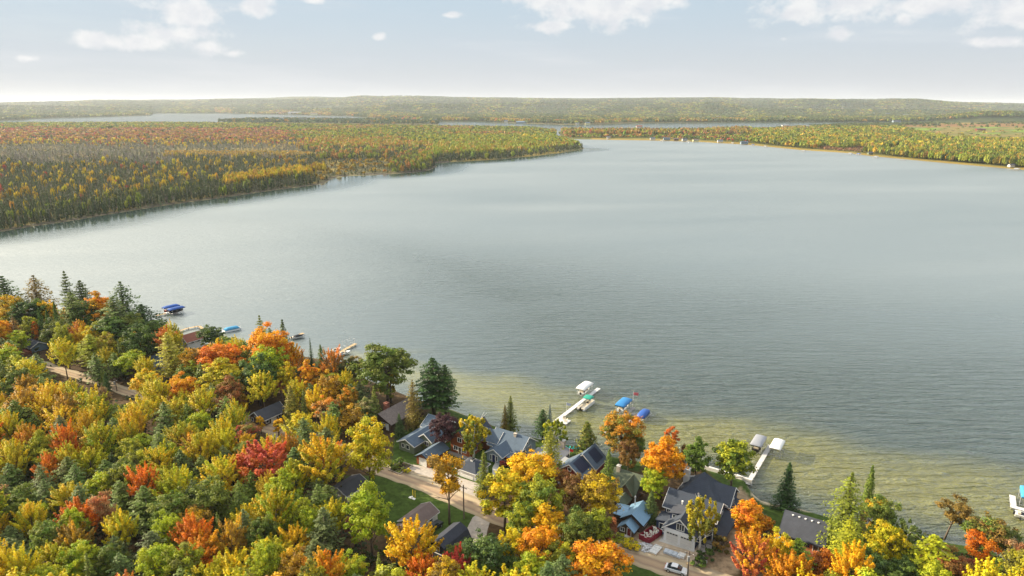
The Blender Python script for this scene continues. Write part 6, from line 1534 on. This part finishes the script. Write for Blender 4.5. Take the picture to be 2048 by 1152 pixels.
for (x, y, w_, L, hh_, wm, rm, lb) in FH: far_house(lb, x, y, w_, L, hh_, wm, rm)
FH2 = [(563,244.6,26,18,12,FARW,R_SLATE,'white house, left of two on the dark spit'),(606,244.8,40,20,12,FARW,R_CHAR,'white house, right of two on the dark spit'),(590,229.3,110,40,16,FARW,R_FLAT,'long white marina building on the distant shore'),(560,228.6,60,30,12,CREAM,R_FLAT,'pale marina shed left of the long white building'),(628,231.0,50,30,14,CREAM,R_BROWN,'cream building right of the marina'),
 (690,231.5,30,20,10,FARW,R_BROWN,'lone white building on the shore behind the spit'),(1043,246.6,50,20,6,GREYB,R_BLUE,'long blue-roofed boathouse across the far channel'),(1012,245.2,18,12,8,FARW,R_SLATE,'white house left of the blue boathouse'),(1095,247.5,18,12,8,FARW,R_SLATE,'white house right of the blue boathouse'),(1155,249.4,16,12,8,FARW,R_CHAR,'white house on the wooded far bank, middle of three'),(1175,249.8,22,14,8,CREAM,R_SLATE,'cream house on the wooded far bank, right of three'),(1132,248.8,14,12,8,GREYB,R_CHAR,'grey house on the wooded far bank, left of three'),
 (1278,257.5,22,16,8,FARW,R_RED,'large pale house beyond the orange trees'),(1345,267,16,10,5,FARW,R_SLATE,'white barn in the clearing beyond the shore'),(1437,238,30,20,10,FARW,R_FLAT,'pale roofed farm building in the distant woods'),(1745,232,26,18,10,FARW,R_SLATE,'distant white house, left of three under the open hill'),(1775,232.5,28,18,11,FARW,R_SLATE,'distant white house, middle of three under the open hill'),(1811,234,40,20,10,FARW,R_FLAT,'distant white hall, right of three under the open hill'),(1792,246.5,34,18,10,GREYB,R_CHAR,'grey barn beside the brown field'),(870,243.8,20,14,8,FARW,R_SLATE,'white house at the tip behind the dark spit'),(845,241.6,24,14,7,FARW,R_FLAT,'low white boathouse behind the dark spit'),(200,232.5,30,20,10,FARW,R_SLATE,'white house, right of two on the far left lake shore'),(118,234.5,26,18,9,FARW,R_CHAR,'white house, left of two on the far left lake shore'),
 (1960,262,30,12,5,REDW,R_BROWN,'low red barn among dark trees in the field'),(1570,254,26,14,6,FARW,R_FLAT,'white farm shed, left of two behind the yellow woods'),(1618,256,24,14,6,FARW,R_FLAT,'white farm shed, right of two behind the yellow woods')]
for (x, y, w_, L, hh_, wm, rm, lb) in FH2:
    fz_ = float(land(np.array([float(x)]), np.array([float(y)]))[0][0]); far_house(lb, x, y, w_, L, hh_, wm, rm, z=0).location[2] = max(fz_, .5)
def far_dock(x, y, L, lb, canopy=None):
    X, Y = G(x, y, 0); e = thing('dock', lb, 'dock', (X, Y, 0), math.pi+.25)
    MB().box(-.8, .8, 0, L, .5, .75).build('decking', DECKW, e)
    for yy in (1, L-1): MB().tube([(0, yy, -2), (0, yy, .6)], .15, 5).build('post', STEEL, e)
    if canopy:
        l_ = thing('boat_lift', lb.replace('dock', 'boat lift').replace('with', 'with its'), 'boat lift', (X+3.2, Y-L*.7, 0), .2)
        canopy_mesh(4, 8, 2.8, .7, canopy, e=l_)
        for x_ in (-1.8, 1.8):
            for y_ in (-3, 3): MB().tube([(x_, y_, -2), (x_, y_, 3)], .12, 5).build('leg', ALU, l_)
FD = [(1212,279,14,CAN_G,'far dock with white canopy by the channel'),(1320,282.5,16,CAN_G,'far dock with pale canopy below the leftmost white cottage'),(1372,284,16,CAN_G,'far dock with grey canopy below the white gabled house'),(1415,285,14,None,'bare far dock below the cream cottage'),(1460,287,16,CAN_G,'far dock with white canopy left of the green lawn'),(1500,291,16,CAN_D,'far dock with blue canopy at the green lawn'),(1524,294,16,CAN_G,'far dock with grey canopy right of the green lawn'),
 (1562,299,14,None,'bare far dock on the marshy shore'),(1600,303,15,CAN_G,'far dock with white canopy on the marshy shore'),(1692,308.5,15,CAN_G,'far dock with white canopy, left of three near the gap'),(1708,309.5,15,CAN_D,'far dock with blue canopy, middle of three near the gap'),(1742,315,16,CAN_G,'far dock with white canopy, right of three near the gap'),(1797,320,15,None,'bare far dock right of the shore gap'),(2020,340,13,CAN_G,'far dock with white canopy near the right edge')]
for (x, y, L, cn, lb) in FD: far_dock(x, y, L, lb, cn)
def mast(lb, x, ytop, D, w_, name='radio_mast'):
    X = (x-CX)/F*D*cp; ybase = HOR+10; Y = D; zt = H+(HOR-ytop)*D/F; e = thing(name, lb, 'mast', (X, Y, 40), 0)
    mb = MB()
    for a in (0, 2.09, 4.19): mb.tube([(w_*math.cos(a), w_*math.sin(a), 0), (w_*.3*math.cos(a), w_*.3*math.sin(a), zt-40)], w_*.2, 4)
    mb.build('tower_leg', STEEL, e); mb = MB()
    for k in range(12):
        z_ = (zt-40)*k/12; q = w_*(1-.7*k/12); mb.tube([(q, 0, z_), (q*math.cos(2.09), q*math.sin(2.09), z_+6), (q*math.cos(4.19), q*math.sin(4.19), z_+12)], w_*.08, 4)
    mb.build('bracing', STEEL, e)
mast('thin radio mast rising above the middle of the horizon', 1233, 190, 9000, 2.2); mast('white lattice tower on the right hand hills', 1686, 211, 6000, 2.6, 'lattice_tower')
# lone trees on the tip of the point and small wooded detail
for (k, x, yt, yb, w_, c1) in (('spruce',1150,281,300,7,'DG'),('pine',1158,283,299,8,'DG'),('spruce',1163,280,299,8,'DG')): pass
# ------------------------------------------------------------------ undergrowth in the wood (uncountable)
NU = 3600; ux, uy = [], []
while len(ux) < NU:
    x = rng.uniform(-250, 2250); y = 600+700*rng.uniform(0, 1)**.7
    if not (inpoly(x, y, ZONE) or inpoly(x, y, ZONE2) or (y > 1160 and not (1230 < x < 1560))): continue
    if roadd(x, y) < 13: continue
    if any(a-3 < x < c+3 and b < y < d for (a, b, c, d) in CLEAR if d > 0 and (c-a) < 400): continue
    ux.append(x); uy.append(y)
VV, CC = [], []
ucol = np.array([FC[k] for k in ('G', 'OL', 'DG', 'BR', 'YG', 'DG', 'OL')])
for x, y in zip(ux, uy):
    X, Y = G(x, y); n = 12; w_ = rng.uniform(.9, 2.0); hh_ = rng.uniform(.8, 3.6)
    c = rng.normal(size=(n, 3))*np.array([w_*.5, w_*.5, hh_*.25])+np.array([X, Y, 1.3+hh_*.5]); q = diamonds(c, unit(rng.normal(size=(n, 3))+np.array([0, 0, .6])), rng.uniform(.3, .6, n))
    VV.append(q.reshape(-1, 3)); k = ucol[rng.integers(len(ucol))]*rng.uniform(.6, 1.1); CC.append(np.repeat(np.concatenate([k[None]*rng.uniform(.7, 1.3, (n, 1)), np.ones((n, 1))], 1), 4, 0))
o = link('undergrowth', quads_mesh('undergrowth', np.concatenate(VV), FARLEAF, ('leaf', np.concatenate(CC)))); tag(o, 'mixed green and brown undergrowth on the forest floor', 'undergrowth', kind='stuff')

# ------------------------------------------------------------------ a label for every tree
MARKS = [(530,830,'brown cabin'),(706,978,'yellow shed'),(745,915,'street bend maple'),(60,690,'small blue cabin'),(235,770,'left utility pole'),(835,1032,'white shed'),(895,1085,'dark barn'),(537,940,'orange-red maple'),(650,930,'yellow-orange maple'),(312,722,'blue cottage')]
used = set(t['label'] for t in TREES if t['label'])
ORD = ['first','second','third','fourth','fifth','sixth','seventh','eighth','ninth','tenth','eleventh','twelfth','thirteenth','fourteenth','fifteenth','sixteenth','seventeenth','eighteenth','nineteenth','twentieth']
def row(y):
    for lim, nm in ((720, 'in the farthest forest row'), (770, 'just beyond the forest road'), (820, 'just this side of the forest road'), (880, 'in the upper forest'), (940, 'in the middle forest'), (1000, 'in the lower-middle forest'), (1060, 'in the lower forest'), (1110, 'in the second row from the bottom')):
        if y < lim: return nm
    return 'along the bottom edge'
groups = {}
for t in TREES:
    if t['kind'] == 'bush': t['base'] = '%s %s' % (CW[t['c1']], KW['bush'][1])
    if t['label']: t['o']['label'] = t['label']
    else:
        c = CW[t['c1']]; c2 = CW[t['c2']]
        d = c if c == c2 else '%s and %s' % (c, c2)
        kd = {'spray': 'maple', 'maple': 'round tree', 'thin': 'sparse tree', 'small': 'slender tree'}.get(t['kind'], KW[t['kind']][1].split()[-1])
        near = sorted(MARKS, key=lambda m: math.hypot(m[0]-t['px'], m[1]-t['py']))[0]; dm = math.hypot(near[0]-t['px'], near[1]-t['py'])
        if t['kind'] == 'bush': where = 'on the house lawns'
        elif dm < 75: where = ('left of' if t['px'] < near[0] else 'right of')+' the '+near[2]
        elif t['px'] > 1500: where = 'at the lower right'
        else: where = row(t['py'])
        groups.setdefault('%s %s %s' % (d, kd, where), []).append(t)
for base, L in groups.items():
    L.sort(key=lambda t: t['px'])
    if len(L) == 1: lb = [base]
    else:
        lb = [('leftmost ' if i == 0 else 'rightmost ' if i == len(L)-1 else (ORD[i]+' from left ') if i < 20 else 'far right ')+base for i in range(len(L))]
    for t, s_ in zip(L, lb):
        while s_ in used: s_ += ' edge'
        used.add(s_); t['o']['label'] = s_
for t in TREES: t['o']['group'] = 'shrubs around the houses' if t['kind'] == 'bush' else 'autumn trees on the near shore'
